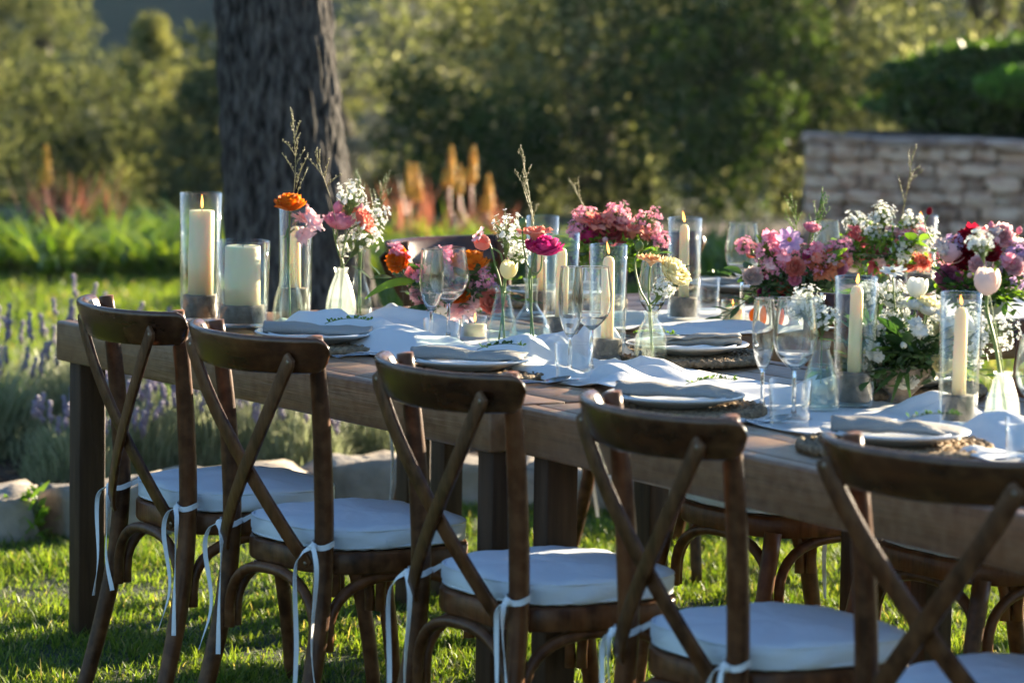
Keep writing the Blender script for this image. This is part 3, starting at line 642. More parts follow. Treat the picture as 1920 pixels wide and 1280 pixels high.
def tie_mesh(side, seed):
    g = random.Random(seed); x0 = side*.178; mb = MB(); r = .0225
    ring = [(x0+r*math.cos(a), -.002+r*math.sin(a), .470+.004*math.sin(a*2)) for a in [2*pi*i/16 for i in range(17)]]
    mb.strip(ring, .011, .0018, (0, 0, 1))
    mb.strip([(side*.140,.045,.474),(side*.155,.03,.482),(x0-side*.016,.016,.473)], .010, .0018, (0, 0, 1))
    kx, ky = x0+side*.004, -.027
    mb.ico((kx, ky, .468), (.010,.008,.009), 2)
    for sg in (-1, 1):
        l = g.uniform(.20, .40); sw = g.uniform(.010, .040); fx = sg*sw
        pts = crom([(kx, ky-.004, .47),(kx+fx*.75, ky-.014, .458-.01*g.random()),(kx+fx*1.05, ky-.012-.01*g.random(), .41),(kx+fx*.8+g.uniform(-.01,.01), ky-.006-.02*g.random(), .41-l*.45),(kx+fx*1.0+g.uniform(-.012,.012), ky-.004-.025*g.random(), .45-l)], 6)
        an = g.uniform(-.6, .6); mb.strip(pts, .0095, .0012, lambda i, an=an: (math.cos(an+i*.15*sg), math.sin(an+i*.15*sg), .1))
    return mb.mesh('tie', smooth=False)
def chair(u, v, ang, label, seed, grp):
    e = empty('cross_back_chair', T(u, v), ang)
    for nm, k in (('rear_post','post'),('rear_post','post2'),('front_leg','fl'),('front_leg','fl2'),('top_rail','rail'),('seat_frame','frame'),('arch_brace','a_back'),('arch_brace','a_front'),('arch_brace','a_l'),('arch_brace','a_r')): link(nm, ch[k] if k != 'rail' else ch['rail'], m_rail if k == 'rail' else m_chair, e)
    for k, s in (('strap', -1), ('strap2', 1)):
        st = link('cross_strap', ch[k], m_chair, e)
        link('bolt', ch['bolt'], m_bolt, st, (s*.195, -.0835-(.006 if s < 0 else .0145), .839), (pi/2, 0, -s*.5))
        link('bolt', ch['bolt'], m_bolt, st, (-s*.151, -.020-(.006 if s < 0 else .0145), .432), (pi/2, 0, s*.15))
    cu = link('cushion', ch['cushion'], m_cush, e); link('piping', ch['piping'], m_cush, cu)
    for s in (-1, 1): link('tie', tie_mesh(s, seed*2+s), m_tie, cu)
    return tag(e, label, 'chair', grp)
D = math.radians
gN = 'chairs along the near side of the tables'; gF = 'chairs along the far side of the tables'
chair(.935, -.215, D(-61), 'cross-back chair beside the open end of the table, below the pillar candles', 1, gN)
chair(1.525, -.243, D(-55), 'dark wood cross-back chair, second from the open end of the table', 2, gN)
chair(2.25, -.242, D(-58.5), 'dark wood cross-back chair in front of the joint between the two tables', 3, gN)
chair(2.96, -.262, D(-61), 'dark wood cross-back chair in front of the plate next to the tall flute glass', 4, gN)
chair(3.60, -.20, D(-47), 'cross-back chair turned more than the others, in front of the white flowers', 5, gN)
chair(1.53, 1.225, D(123), 'far-side cross-back chair whose seat shows below the table edge', 6, gF)
chair(2.24, 1.225, D(121), 'cross-back chair tucked in on the far side behind the white flower arrangement', 7, gF)
RT = RZ + pi/2     # facing +u
chair(-.42, 1.41, RZ - pi/2 + D(14), 'cross-back chair behind the orange ranunculus on the crosswise table', 8, 'chairs at the crosswise table')
chair(-.36, 1.98, RZ - pi/2 + D(8), 'cross-back chair behind the single candle on the crosswise table', 9, 'chairs at the crosswise table')

# ================================================================== TABLE LINEN
ZT = TOP + .0005
SPOTS = []   # (x, y, r) places where things stand: the cloth lies flat there
HOLD = [  # key, x, y, height, width, concrete h, candle kind, candle w, candle top, label holder, label candle
 ('H1',-.744,8.937,.305,.103,.062,'pillar',.060,.262,'tallest glass cylinder with concrete foot at the open end of the table','tall thick ivory pillar candle with small flame'),
 ('H2',-.635,8.821,.201,.128,.050,'pillar',.084,.188,'wide low glass cylinder with concrete foot next to the tallest one','short fat ivory pillar candle nearly as high as its glass'),
 ('H3',-.520,8.972,.270,.082,.078,'taper',.027,.225,'narrow glass cylinder behind the ribbed vase with the orange flower','ivory taper candle behind the ribbed vase'),
 ('H4',.205,8.092,.258,.084,.054,'taper',.028,.232,'glass cylinder with grey concrete foot beside the ribbed bottle of cream flowers','ivory taper candle burning beside the cream flowers'),
 ('H5',.110,8.580,.248,.085,.054,'taper',.025,.212,'glass cylinder half hidden behind the magenta ranunculus','ivory taper candle behind the magenta ranunculus'),
 ('H6',.071,9.269,.240,.084,.054,'taper',.024,.20,'glass cylinder at the back left corner of the crosswise table','ivory taper candle behind the coral bloom'),
 ('H7',.417,9.155,.249,.085,.054,'taper',.026,.232,'glass cylinder standing free on the crosswise table near the large wine glass','ivory taper candle with orange flame on the crosswise table'),
 ('H8',.674,7.368,.255,.086,.066,'taper',.028,.236,'glass cylinder behind the dark green leaves of the white arrangement','ivory taper candle left of the white arrangement'),
 ('H9',.847,7.086,.251,.080,.056,'taper',.027,.222,'glass cylinder in front of the white arrangement, next to the cream tulip','ivory taper candle partly covered by a white tulip'),
 ('H10',1.092,10.066,.206,.089,.05,'taper',.024,.18,'glass cylinder behind the pink tulip on the crosswise table','ivory taper candle beyond the pink tulip')]
VASE = {'V1':(-.526,8.80),'V2':(-.409,8.938),'V3':(-.370,9.068),'V4':(-.022,8.372),'V5':(.041,8.300),'V6':(.298,8.051),'V7':(.603,7.300),'V8':(.923,7.029)}
BOWL = {'AR1':(-.138,8.84),'AR2':(.24,9.04),'AR3':(.68,9.07),'AR4':(.912,9.237),'AR5':(1.13,9.06),'AR6':(.775,7.455)}
GLASS = [('F1','flute',-.184,8.498,.214,.056,'champagne flute in front of the orange and pink arrangement'),('W1','wine',-.146,8.566,.214,.090,'wine glass in front of the orange and pink arrangement'),('TB1','tumbler',-.157,8.417,.064,.086,'low tumbler in front of the tealight'),
 ('F2','flute',.122,7.877,.228,.052,'champagne flute beside the concrete-footed candle'),('W2','wine',.168,7.934,.224,.085,'wine glass in front of the candle with cream flowers'),('TB2','tumbler',.128,7.714,.083,.081,'water tumbler beside the dark spoon'),
 ('F3','flute',.489,7.290,.219,.044,'slim champagne flute standing on the gauze runner'),('W3','wine',.540,7.148,.232,.085,'large wine glass in front of the ribbed bottle'),('TB3','tumbler',.523,7.020,.090,.082,'water tumbler in front of the large wine glass'),
 ('W4','wine',.567,9.294,.231,.089,'big wine glass on the crosswise table left of the pink arrangement'),('TB4','tumbler',.488,9.338,.092,.056,'tumbler behind the tealight on the crosswise table'),('W5','wine',.312,8.370,.204,.064,'small wine glass behind the peach flower'),
 ('TB5','tumbler',.906,6.559,.078,.079,'water tumbler next to the turned chair'),('W6','wine',.945,6.700,.21,.086,'wine glass at the setting of the turned chair'),('TB6','tumbler',.20,9.62,.09,.075,'tumbler behind the coral flowers on the crosswise table'),('W7','wine',.80,9.62,.22,.08,'wine glass beyond the lilac cosmos')]
TEA = [(-.086,8.600,'tealight in a clear glass beside the orange and pink arrangement'),(.535,9.105,'tealight in a clear glass on the crosswise table')]
for h in HOLD: SPOTS.append((h[1], h[2], h[4]/2))
for x, y in VASE.values(): SPOTS.append((x, y, .045))
for x, y in BOWL.values(): SPOTS.append((x, y, .075))
for g_ in GLASS: SPOTS.append((g_[2], g_[3], .045))
for t_ in TEA: SPOTS.append((t_[0], t_[1], .035))
def runner(name, org, du, dv, L, nu, nv, cen, half, amp, seed, label, edge_drop=None, calm=()):
    rows = []
    for i in range(nu+1):
        u = L*i/nu; row = []
        for j in range(nv+1):
            s = -1 + 2*j/nv
            v = cen(u) + s*half(u) + .02*noise.noise((u*3+seed, s*2, 1.))
            p = org + du*u + dv*v
            f1 = noise.noise((u*2.2+seed, v*5.2+u*1.3, seed)); f2 = noise.noise((u*2.6+v*2, v*7-u*2.4, seed+4)); f3 = noise.noise((u*9, v*22+u*6, seed+8))
            q1 = f1+.12; q1 = .5*(q1+math.sqrt(q1*q1+.004)); z = amp*(.72*q1 + .28*(.5+.5*math.sin(f2*9+v*16-u*3))*min(1, q1*3) + .05*f3 + .10*noise.noise((u*5+v*9, v*17-u*11, seed+2))*q1*2 + .05*noise.noise((u*16-v*14, v*30+u*12, seed+5))*(.15+q1*2))
            k = 1.
            for (x, y, r) in SPOTS:
                d = math.hypot(p.x-x, p.y-y)
                if d < r+.085: k = min(k, max(0, (d-r)/.085))
            for (x, y, r) in calm:
                d = math.hypot(p.x-x, p.y-y)
                if d < r+.05: k = min(k, max(0, (d-r)/.05))
            z *= k*k*(3-2*k); ed = min(1, (1-abs(s))*5); z *= .35+.65*ed
            q = Vector((p.x, p.y, TOP+.003+max(0, z)))
            if edge_drop: q = edge_drop(u, v, q)
            row.append(tuple(q))
        rows.append(row)
    me = MB().grid(rows).mesh(name); o = link(name, me, m_linen)
    md = o.modifiers.new('thick', 'SOLIDIFY'); md.thickness = .0012; md.offset = 1
    return tag(o, label, 'table runner', 'white gauze runners')
runner('gauze_runner', T(.34, 0), U, Vv, 3.3, 300, 64, lambda u: .575 - .05*math.sin(u*1.5) - (.05*max(0, u-1.4)), lambda u: .20+.075*math.sin(u*1.9+.4)**2 + .03*max(0, 1-u*3), .088, 2.3, 'crumpled white gauze runner down the middle of the long tables', calm=[tuple(T(1.42,.86)[:2])+(.13,)])
def drop(u, v, q):
    d = v - .47
    if d > 0: q = q - U*(d*.93) + Vector((0, 0, -d*.98)) ; q = Vector((q.x, q.y, q.z))
    return q
runner('gauze_runner', T(.505, WA+.06), Vv, U, 2.4, 160, 40, lambda u: .19, lambda u: .275+.015*math.sin(u*4), .03, 7.7, 'smooth white gauze runner on the crosswise table hanging over its edge')

# ================================================================== PLACE SETTINGS
mb = MB(); gm = random.Random(3)
for k in range(11):
    r0 = .018+.0152*k; nseg = 26+10*k; br = max(8, int(2*pi*r0/.016))
    pts = [((r0+.0022*math.sin(a*br))*math.cos(a), (r0+.0022*math.sin(a*br))*math.sin(a), .0075+.0028*math.cos(a*br+k)) for a in [2*pi*i/nseg for i in range(nseg+1)]]
    mb.tube(pts, [.0082+.0014*math.sin(i*1.7) for i in range(nseg+1)], 7, cap=False)
mat_me = mb.mesh('place_mat')
for _ in range(90):
    pass
pl_me = MB().lathe([(0,.004),(.06,.004),(.075,.006),(.105,.016),(.132,.023),(.1355,.0215),(.1345,.019),(.108,.011),(.080,.002),(.075,0),(0,0)], 56).mesh('charger_plate')
sp_me = MB().lathe([(0,.004),(.055,.004),(.068,.006),(.092,.013),(.106,.0165),(.1085,.015),(.107,.013),(.093,.009),(.070,.002),(.062,0),(0,0)], 56).mesh('side_plate')
def napkin_mesh(seed):
    g = random.Random(seed); rows = []; ns = 52; m = 30
    for i in range(m+1):
        t = i/m; x = -.115+.23*t; row = []
        fl = max(0, (t-.52)/.48); pin = 1-.28*math.exp(-((t-.55)/.12)**2)
        wy = (.036*pin)*(1+.9*fl*(1-.55*fl)); hz_ = .0145*pin*(1-.62*fl)
        for k in range(ns+1):
            s = k/ns; turns = 2.35; a = 2*pi*turns*s + .6; rad = 1-.70*s*(1-.45*fl)
            row.append((x + .012*fl*math.sin(s*9+seed) + .006*noise.noise((t*4, s*6, seed)), wy*rad*math.cos(a) + .012*fl*fl*math.sin(seed+s*3), hz_*rad*math.sin(a) + hz_ + .003 + .0035*noise.noise((t*7, s*9, seed)) + .010*fl*math.sin(2.2*t*3+seed)*(1-s)*.6))
        rows.append(row)
    return MB().grid(rows).mesh('napkin')
def sprig_mesh(seed, n_=26, L=.10):
    g = random.Random(seed); mb = MB(); pts = bez((0,0,.004), (L*.5, .012, .022), (L, .0, .012), 8); mb.tube(pts, .0008, 4)
    for k in range(n_):
        p = pts[min(8, int(k/n_*8)+1)] + Vector((g.uniform(-.006,.006), 0, 0)); a = g.uniform(0, 6.3); d = Vector((math.cos(a)*.7, math.sin(a)*.7, g.uniform(.1, .9))).normalized()*g.uniform(.006, .014)
        s = d.cross(Vector((.3,.5,.8))).normalized()*.0035; c = p+d*.6; mb.add([p, c+s, p+d, c-s], [(0,1,2,3)])
    return mb.mesh('sprig')
def spoon_mesh():
    rows = []
    for i in range(15):
        t = i/14; y = -.095 + .13*t; w_ = .0035+.0015*math.cos(t*pi*2)**2 + (.001 if t < .2 else 0)
        rows.append([(sx*w_, y, .004+.008*math.sin(t*pi)+.0012*(1-sx*sx)) for sx in (-1,-.5,0,.5,1)])
    for i in range(1, 12):
        t = i/11; y = .035+.062*t; w_ = .0045+.0165*math.sin(min(1, .08+t*.95)*pi)**.75 if t < .985 else .002
        rows.append([(sx*w_, y, .006-.007*math.sin(t*pi)*(1-sx*sx)+.010*t) for sx in (-1,-.5,0,.5,1)])
    me = MB().grid(rows).mesh('spoon'); return me
def knife_mesh():
    rows = []
    for i in range(21):
        t = i/20; y = -.11+.22*t; w_ = .0045 if t < .5 else .009*(1-((t-.5)/.5)**3*.9); z = .0022 if t < .5 else .001
        rows.append([(-w_*.6, y, .003), (0, y, .003+z), (w_, y, .003)])
    return MB().grid(rows).mesh('knife')
spoon_me, knife_me = spoon_mesh(), knife_mesh()
def solid(o, th=.0014):
    md = o.modifiers.new('thick', 'SOLIDIFY'); md.thickness = th; md.offset = 0; return o
def setting(u, v, rot, where, seed, cut='', nap=0., zoff=0.):
    x, y, _ = T(u, v); z = TOP+.0005+zoff
    tag(link('place_mat', mat_me, m_mat, None, (x, y, z), (0, 0, seed)), 'round woven seagrass mat '+where, 'place mat', 'seagrass place mats')
    tag(link('charger_plate', pl_me, m_plate, None, (x, y, z+.0165)), 'larger grey stoneware plate '+where, 'plate', 'lower plates')
    tag(link('side_plate', sp_me, m_plate, None, (x, y, z+.0215), (.008, 0, 0)), 'smaller grey stoneware plate stacked '+where, 'plate', 'upper plates')
    o = solid(link('napkin', napkin_mesh(seed), m_napk, None, (x, y, z+.0275), (.03, 0, rot+nap)), .0016)
    tag(o, 'rolled grey linen napkin '+where, 'napkin', 'rolled napkins')
    sp_ = link('herb_sprig', sprig_mesh(seed), m_leafl if seed % 2 else m_leafd, None, Vector((x, y, z+.050)) + Matrix.Rotation(rot+nap, 3, 'Z') @ Vector((.02,.012,0)), (0, 0, rot+nap+.2))
    tag(sp_, 'small green herb sprig on the napkin '+where, 'herb sprig', 'herb sprigs')
    for k, cchar in enumerate(cut):
        du = .215+.032*k; p = T(u+du-.02, v+.04-.025*k); me, nm = (spoon_me, 'spoon') if cchar == 's' else (knife_me, 'knife')
        tag(solid(link(nm, me, m_steel, None, (p.x, p.y, TOP+.001), (0, 0, RZ+.04*k)), .0012), ('dark steel spoon' if cchar == 's' else 'dark steel knife')+' right of the plate '+where, nm, 'steel cutlery')
LK = 0.0    # napkins lie across the line of sight
setting(.84, .235, LK, 'in front of the first chair', 1, 'ks')
setting(1.46, .245, LK-.05, 'in front of the second chair', 2, 'ks')
setting(2.20, .255, LK, 'in front of the chair at the table joint', 3, 'ks')
setting(2.84, .285, LK-.05, 'in front of the fourth chair', 4, 'k')
setting(1.42, .84, LK+pi+.1, 'between the runner and the far table edge', 5, '', zoff=.003)
setting(.14, 1.92, LK+pi, 'on the crosswise table behind the large wine glass', 6, '')
setting(.12, 1.36, LK+pi, 'on the crosswise table behind the coral flowers', 7, '')
setting(2.12, .87, LK+pi, 'behind the white flower arrangement', 8, '', zoff=.003)

# ================================================================== CANDLES AND GLASS
def flame(parent, z, s=1.):
    me = MB().lathe([(0,0),(.0028,.004),(.0044,.010),(.0038,.018),(.0018,.027),(0,.035)], 12).mesh('flame')
    link('flame', me, m_flame, parent, (.0005,0,z), (RN.uniform(-.22,.22),RN.uniform(-.22,.22),0), (s*RN.uniform(.8,1.15),s*RN.uniform(.8,1.1),s*RN.uniform(.75,1.2)))
def wob(seed): return lambda i, a: 1+.012*math.sin(a*3+i*1.3+seed)
for i, (key, x, y, h, wd, ch_, kind, cw, ct, lh, lc) in enumerate(HOLD):
    e = empty('candle_holder', (x, y, ZT+.003)); r = wd/2; rb = r*.90
    prof = [(0,.0),(rb*.9,0),(rb,.004),(r*.95,h*.3),(r,h-.001),(r-.0012,h),(r-.0028,h-.001),(r*.95-.0032,h*.3),(rb-.0036,ch_),(rb-.0036,.008),(0,.008)]
    link('glass_cylinder', MB().lathe(prof, 48).mesh(), m_glass, e)
    rc = rb-.0052; link('concrete_foot', MB().lathe([(0,.0095),(rc*.97,.0095),(rc,.0125),(rc,ch_-.003),(rc*.97,ch_),(rc*.5,ch_+.0008),(0,ch_)], 40, rmod=wob(i)).mesh(), m_conc, e)
    tag(e, lh, 'candle holder', 'glass cylinder candle holders')
    c = empty('candle', (x, y, ZT+.003+ch_+.0012)); H = ct-ch_; rw = cw/2
    if kind == 'pillar': pr = [(0,.0),(rw,0),(rw*1.005,H*.5),(rw*.99,H-.003),(rw*.95,H),(rw*.8,H-.002),(rw*.3,H-.004),(0,H-.004)]
    else: pr = [(0,0),(rw,0),(rw*.95,H*.6),(rw*.90,H-.013),(rw*.72,H-.004),(rw*.3,H),(0,H)]
    link('wax', MB().lathe(pr, 32 if kind == 'pillar' else 20, rmod=wob(i*2)).mesh(), m_wax, c)
    link('wick', MB().tube([(0,0,H-.005),(.0005,0,H+.008)], .0009, 5).mesh(), m_wick, c)
    if key not in ('H2','H3','H5','H6'): flame(c, H+.004, .85 if kind == 'pillar' else .78)
    c.rotation_euler = (.008*math.sin(i*2.1), .012*math.cos(i*1.7), 0)
    tag(c, lc, 'candle', 'ivory candles')
for i, (x, y, lb) in enumerate(TEA):
    e = empty('tealight_glass', (x, y, ZT+.003)); link('glass', MB().lathe([(0,0),(.027,0),(.029,.003),(.030,.053),(.0292,.054),(.0285,.053),(.0272,.006),(0,.006)], 36).mesh(), m_glass, e); tag(e, lb, 'tealight glass', 'tealight glasses')
    c = empty('tealight', (x, y, ZT+.003+.0065)); link('wax', MB().lathe([(0,0),(.0262,0),(.0268,.027),(.02,.0285),(0,.0285)], 28).mesh(), m_wax, c)
    link('wick', MB().tube([(0,0,.028),(0,0,.035)], .0009, 5).mesh(), m_wick, c); flame(c, .032, .55); tag(c, 'small white candle inside the '+lb.replace('tealight in a ', ''), 'candle', 'tealight candles')
def smoothprof(P, n_=6): return [(max(0, p.x), p.z) for p in crom([(r, 0, z) for r, z in P], n_)]
def stemglass(kind, h, wd):
    r = wd/2; fr = min(.036, r*.85) if kind == 'wine' else .030
    if kind == 'wine': b0 = h*.42; out = [(.0045,b0-.004),(r*.45,b0+h*.035),(r*.82,b0+h*.12),(r,b0+h*.24),(r*.97,b0+h*.36),(r*.88,b0+h*.48),(r*.80,h)]
    else: b0 = h*.36; out = [(.0042,b0-.004),(r*.5,b0+h*.04),(r*.86,b0+h*.16),(r,b0+h*.32),(r*.97,b0+h*.46),(r*.86,h)]
    out = smoothprof(out, 4); out = [q for q in out if q[1] < h-.003]+[(out[-1][0]*1.002, h-.0018), (out[-1][0], h-.0006)]
    prof = [(0,0),(fr,0),(fr,.0015),(fr*.5,.004),(.0062,.010),(.0040,.022),(.0036,b0*.6)] + out
    inn = [(max(.001, q-.0011), z+(.003 if i < 6 else 0)) for i, (q, z) in enumerate(out[2:])]; prof += []; inn.append((out[-1][0]-.0004, h))
    prof += inn[::-1] + [(0, b0+.004)]
    return MB().lathe(prof, 44).mesh('stem_glass')
for key, kind, x, y, h, wd, lb in GLASS:
    z = TOP+.002
    if kind == 'tumbler':
        r = wd/2; me = MB().lathe([(0,0),(r*.86,0),(r*.90,.004),(r,h-.0006),(r-.001,h),(r-.002,h-.0006),(r*.90-.0024,.013),(r*.8,.010),(0,.010)], 44).mesh('tumbler')
    else: me = stemglass(kind, h, wd)
    tag(link({'tumbler':'tumbler','wine':'wine_glass','flute':'champagne_flute'}[kind], me, m_tumbler if kind == 'tumbler' else m_stemware, None, (x, y, z)), lb, {'tumbler':'tumbler','wine':'wine glass','flute':'champagne flute'}[kind], {'tumbler':'tumblers','wine':'wine glasses','flute':'champagne flutes'}[kind])
def vase(key, prof, mt, label, rm=None, wl=None, n_=48):
    x, y = VASE[key]; e = empty('bud_vase', (x, y, ZT+.003))
    inner = [(max(0, r-.0024), max(z, .006)) for r, z in prof[1:]][::-1]; inner[0] = (inner[0][0], prof[-1][1]-.0003)
    link('glass', MB().lathe(prof + inner + [(0, .006)], n_, rmod=rm).mesh(), mt, e)
    if wl:
        wp = [(max(0, r-.0032), max(z, .0068)) for r, z in prof if z <= wl]; rl = float(np.interp(wl, [z for r, z in prof[2:]], [r for r, z in prof[2:]]))-.0032
        link('water', MB().lathe([(0,.0068)] + wp[1:] + [(rl, wl), (0, wl)], 36).mesh(), m_water, e)
    tag(e, label, 'vase', 'bud vases')
def rprof(P, n_=40, rip=0.):
    zs = [z for r, z in P]; out = [(0,0)]
    for i in range(n_+1):
        z = zs[-1]*i/n_; q = np.interp(z, zs, [r for r, z2 in P]); out.append((float(q) + (rip*(1 if i % 2 else -1) if 0 < i < n_*.8 else 0), z))
    return out
vase('V1', [(0,0)]+smoothprof([(.030,0),(.0365,.022),(.032,.07),(.021,.11),(.017,.15),(.0185,.205),(.021,.217)]), m_glassg, 'tall ribbed clear vase with an orange flower', rm=lambda i, a: 1+.018*math.sin(a*22), wl=.15, n_=132)
vase('V2', [(0,0)]+smoothprof([(.026,0),(.034,.02),(.036,.045),(.027,.085),(.0155,.115),(.016,.125),(.0185,.132)]), m_frost, 'small frosted pear-shaped vase with pink ranunculus', wl=.06)
vase('V3', [(0,0)]+smoothprof([(.024,0),(.031,.02),(.029,.05),(.017,.09),(.012,.12),(.0125,.155),(.0145,.165)]), m_glassg, 'clear teardrop vase behind the frosted one', wl=.05)
vase('V4', [(0,0)]+smoothprof([(.030,0),(.0345,.012),(.0325,.05),(.0215,.10),(.0165,.122),(.0165,.13),(.0185,.137)]), m_glassg, 'clear bottle vase with a cream tulip, left of the round one', wl=.09)
vase('V5', [(0,0)]+smoothprof([(.032,0),(.046,.018),(.0485,.04),(.036,.075),(.0165,.105),(.0145,.125),(.0165,.158),(.019,.166)]), m_glassg, 'round-bellied clear vase with the magenta ranunculus', wl=.06)
vase('V6', rprof(smoothprof([(.034,0),(.036,.02),(.034,.06),(.024,.088),(.0145,.104),(.0165,.115),(.0195,.120)]), 60, .0007), m_glass2, 'ribbed milk-bottle vase with cream and peach flowers', wl=.08)
vase('V7', rprof(smoothprof([(.035,0),(.0375,.012),(.035,.05),(.025,.09),(.0165,.115),(.0175,.125),(.0185,.134)]), 64, .0007), m_glass2, 'ribbed milk-bottle vase behind the large wine glass', wl=.09)
vase('V8', [(0,0)]+smoothprof([(.033,0),(.0345,.01),(.031,.05),(.021,.085),(.0165,.10),(.0185,.108)]), m_frost, 'frosted bottle vase with the cream tulip', wl=.07)

# ================================================================== FLOWERS
def petal_patch(mb, phi, L, W, a0, a1, r0=.02, z0=0., ruf=0., g=None, ns=5, nt=4, point=.0):
    rows = []; r, z = r0, z0; ph = g.uniform(0, 6)
    for i in range(ns+1):
        s = i/ns; al = a0+(a1-a0)*s
        if i: r += math.cos(al)*L/ns; z += math.sin(al)*L/ns
        wp = W*(math.sin(pi*(.12+.70*s))**.8)*(1-point*s*s)
        if i == ns: wp *= .72
        row = []
        for j in range(nt+1):
            t = -1+2*j/nt; dphi = t*wp/max(abs(r), L*.28)
            rr = r + ruf*s*s*math.sin(t*5+ph)*L; zz = z - .07*L*t*t*(s if a1 < 1.2 else -s*.3) + ruf*.8*s*s*math.cos(t*6+ph*2)*L + (.04*L*(1-abs(t)) if i == ns else 0)
            row.append((rr*math.cos(phi+dphi), rr*math.sin(phi+dphi), zz))
        rows.append(row)
    mb.grid(rows)
BM = {}
d2 = math.radians
def bloom_mesh(kind, seed):
    if (kind, seed) in BM: return BM[(kind, seed)].copy()
    g = random.Random(seed*7+len(kind)); mb = MB()
    if kind == 'ranunculus':
        for k in range(9):
            f = k/8; npet = 8-k//2
            for i in range(npet):
                petal_patch(mb, 2*pi*(i+.5*(k % 2)+g.uniform(-.15,.15))/npet, (.52-.16*f)*g.uniform(.92,1.06), .31-.12*f, d2(0+74*f+g.uniform(-6,6)), d2(56+74*f+g.uniform(-12,12)), .02, .0+.04*f, .08*(1-f*.6), g)
    elif kind == 'lisianthus':
        for k in range(3):
            for i in range(6-k): petal_patch(mb, 2*pi*(i+.5*k+g.uniform(-.1,.1))/(6-k), .66-.10*k, .26, d2(70+5*k), d2(5+32*k+g.uniform(-12,12)), .03, 0, .14, g, 6, 6)
    elif kind == 'tulip':
        for k in range(2):
            for i in range(3): petal_patch(mb, 2*pi*(i+.5*k)/3+g.uniform(-.1,.1), .95-.05*k, .42, d2(8+14*k), d2(112+8*k), .03, 0, .02, g, 7, 6, .15)
    elif kind == 'cosmos':
        for i in range(8): petal_patch(mb, 2*pi*i/8+g.uniform(-.08,.08), .47*g.uniform(.92,1.05), .155, d2(28), d2(-4+g.uniform(-14,14)), .05, 0, .05, g, 5, 4)
    elif kind == 'sweetpea':
        for k in range(5):
            a = g.uniform(0, 6.3); q = MB(); n0 = len(mb.v)
            for i in range(4): petal_patch(q, 2*pi*i/4+g.uniform(-.4,.4), .34*g.uniform(.8,1.1), .24, d2(60), d2(-10+g.uniform(-20,30)), .02, 0, .2, g, 4, 5)
            off = Vector((.22*math.cos(a), .22*math.sin(a), .12+.16*k*.7)); mm = Matrix.Rotation(g.uniform(-.9,.9), 3, 'X') @ Matrix.Rotation(g.uniform(-.9,.9), 3, 'Y')
            mb.add([tuple(mm @ Vector(p) + off) for p in q.v], q.f)
    elif kind == 'bud':
        for k in range(2):
            for i in range(4): petal_patch(mb, 2*pi*(i+.5*k)/4, 1.15-.1*k, .44, d2(10+10*k), d2(150), .02, 0, .01, g, 7, 5, .2)
    me = mb.mesh(kind); BM[(kind, seed)] = me; return me
BCACHE = {}
BS = {'ranunculus':1.3,'lisianthus':1.25,'tulip':1.15,'cosmos':1.05,'sweetpea':1.2,'bud':1.1}
def bloom(kind, col, seed):
    k = (kind, col, seed)
    if k not in BCACHE:
        me = bloom_mesh(kind, seed).copy(); me.materials.clear(); me.materials.append(PET[col]); BCACHE[k] = me
    return BCACHE[k]
FACE = {'u':(.05,-.12,1),'c':(-.05,-1,.42),'cl':(-.55,-.8,.25),'l':(-.75,-.35,.5),'r':(.7,-.25,.55)}
ctr_me = MB().ico((0,0,.05), (.10,.10,.06), 2).mesh('centre')
def put_bloom(kind, col, x, y, z, d, fa, seed, parent, plc):
    ax = Vector(FACE[fa]) + Vector((RN.uniform(-.18,.18), RN.uniform(-.18,.18), RN.uniform(-.1,.1))); ax.normalize()
    back = {'ranunculus':.22,'lisianthus':.35,'tulip':.42,'cosmos':.05,'sweetpea':.3,'bud':.5}[kind]
    base = Vector((x, y, z)) - ax*d*back
    o = link(kind+'_bloom', bloom(kind, col, seed), None, parent, base-plc)
    o.rotation_mode = 'QUATERNION'; o.rotation_quaternion = Vector((0,0,1)).rotation_difference(ax); d *= BS[kind]; o.scale = (d, d, d)
    if kind == 'cosmos': link('centre', ctr_me, m_ctr, o)
    return base, ax, o
def stem_obj(parent, plc, base, ax, mouth, low, r=.0017, name='stem', mt=None):
    p1 = base - ax*.03; pts = crom([low, mouth, (mouth+p1)/2 + Vector((RN.uniform(-.006,.006), 0, RN.uniform(-.004,.004))), p1, base+ax*.002], 5)
    link(name, MB().tube([p-plc for p in pts], r, 6).mesh(), mt or m_green, parent)
VH = {'V1':.217,'V2':.132,'V3':.165,'V4':.137,'V5':.166,'V6':.120,'V7':.134,'V8':.108}
VNAME = {'V1':'tall ribbed vase','V2':'small frosted vase','V3':'clear teardrop vase','V4':'clear bottle vase','V5':'round-bellied vase','V6':'ribbed milk bottle with cream flowers','V7':'ribbed bottle behind the large wine glass','V8':'frosted bottle vase'}
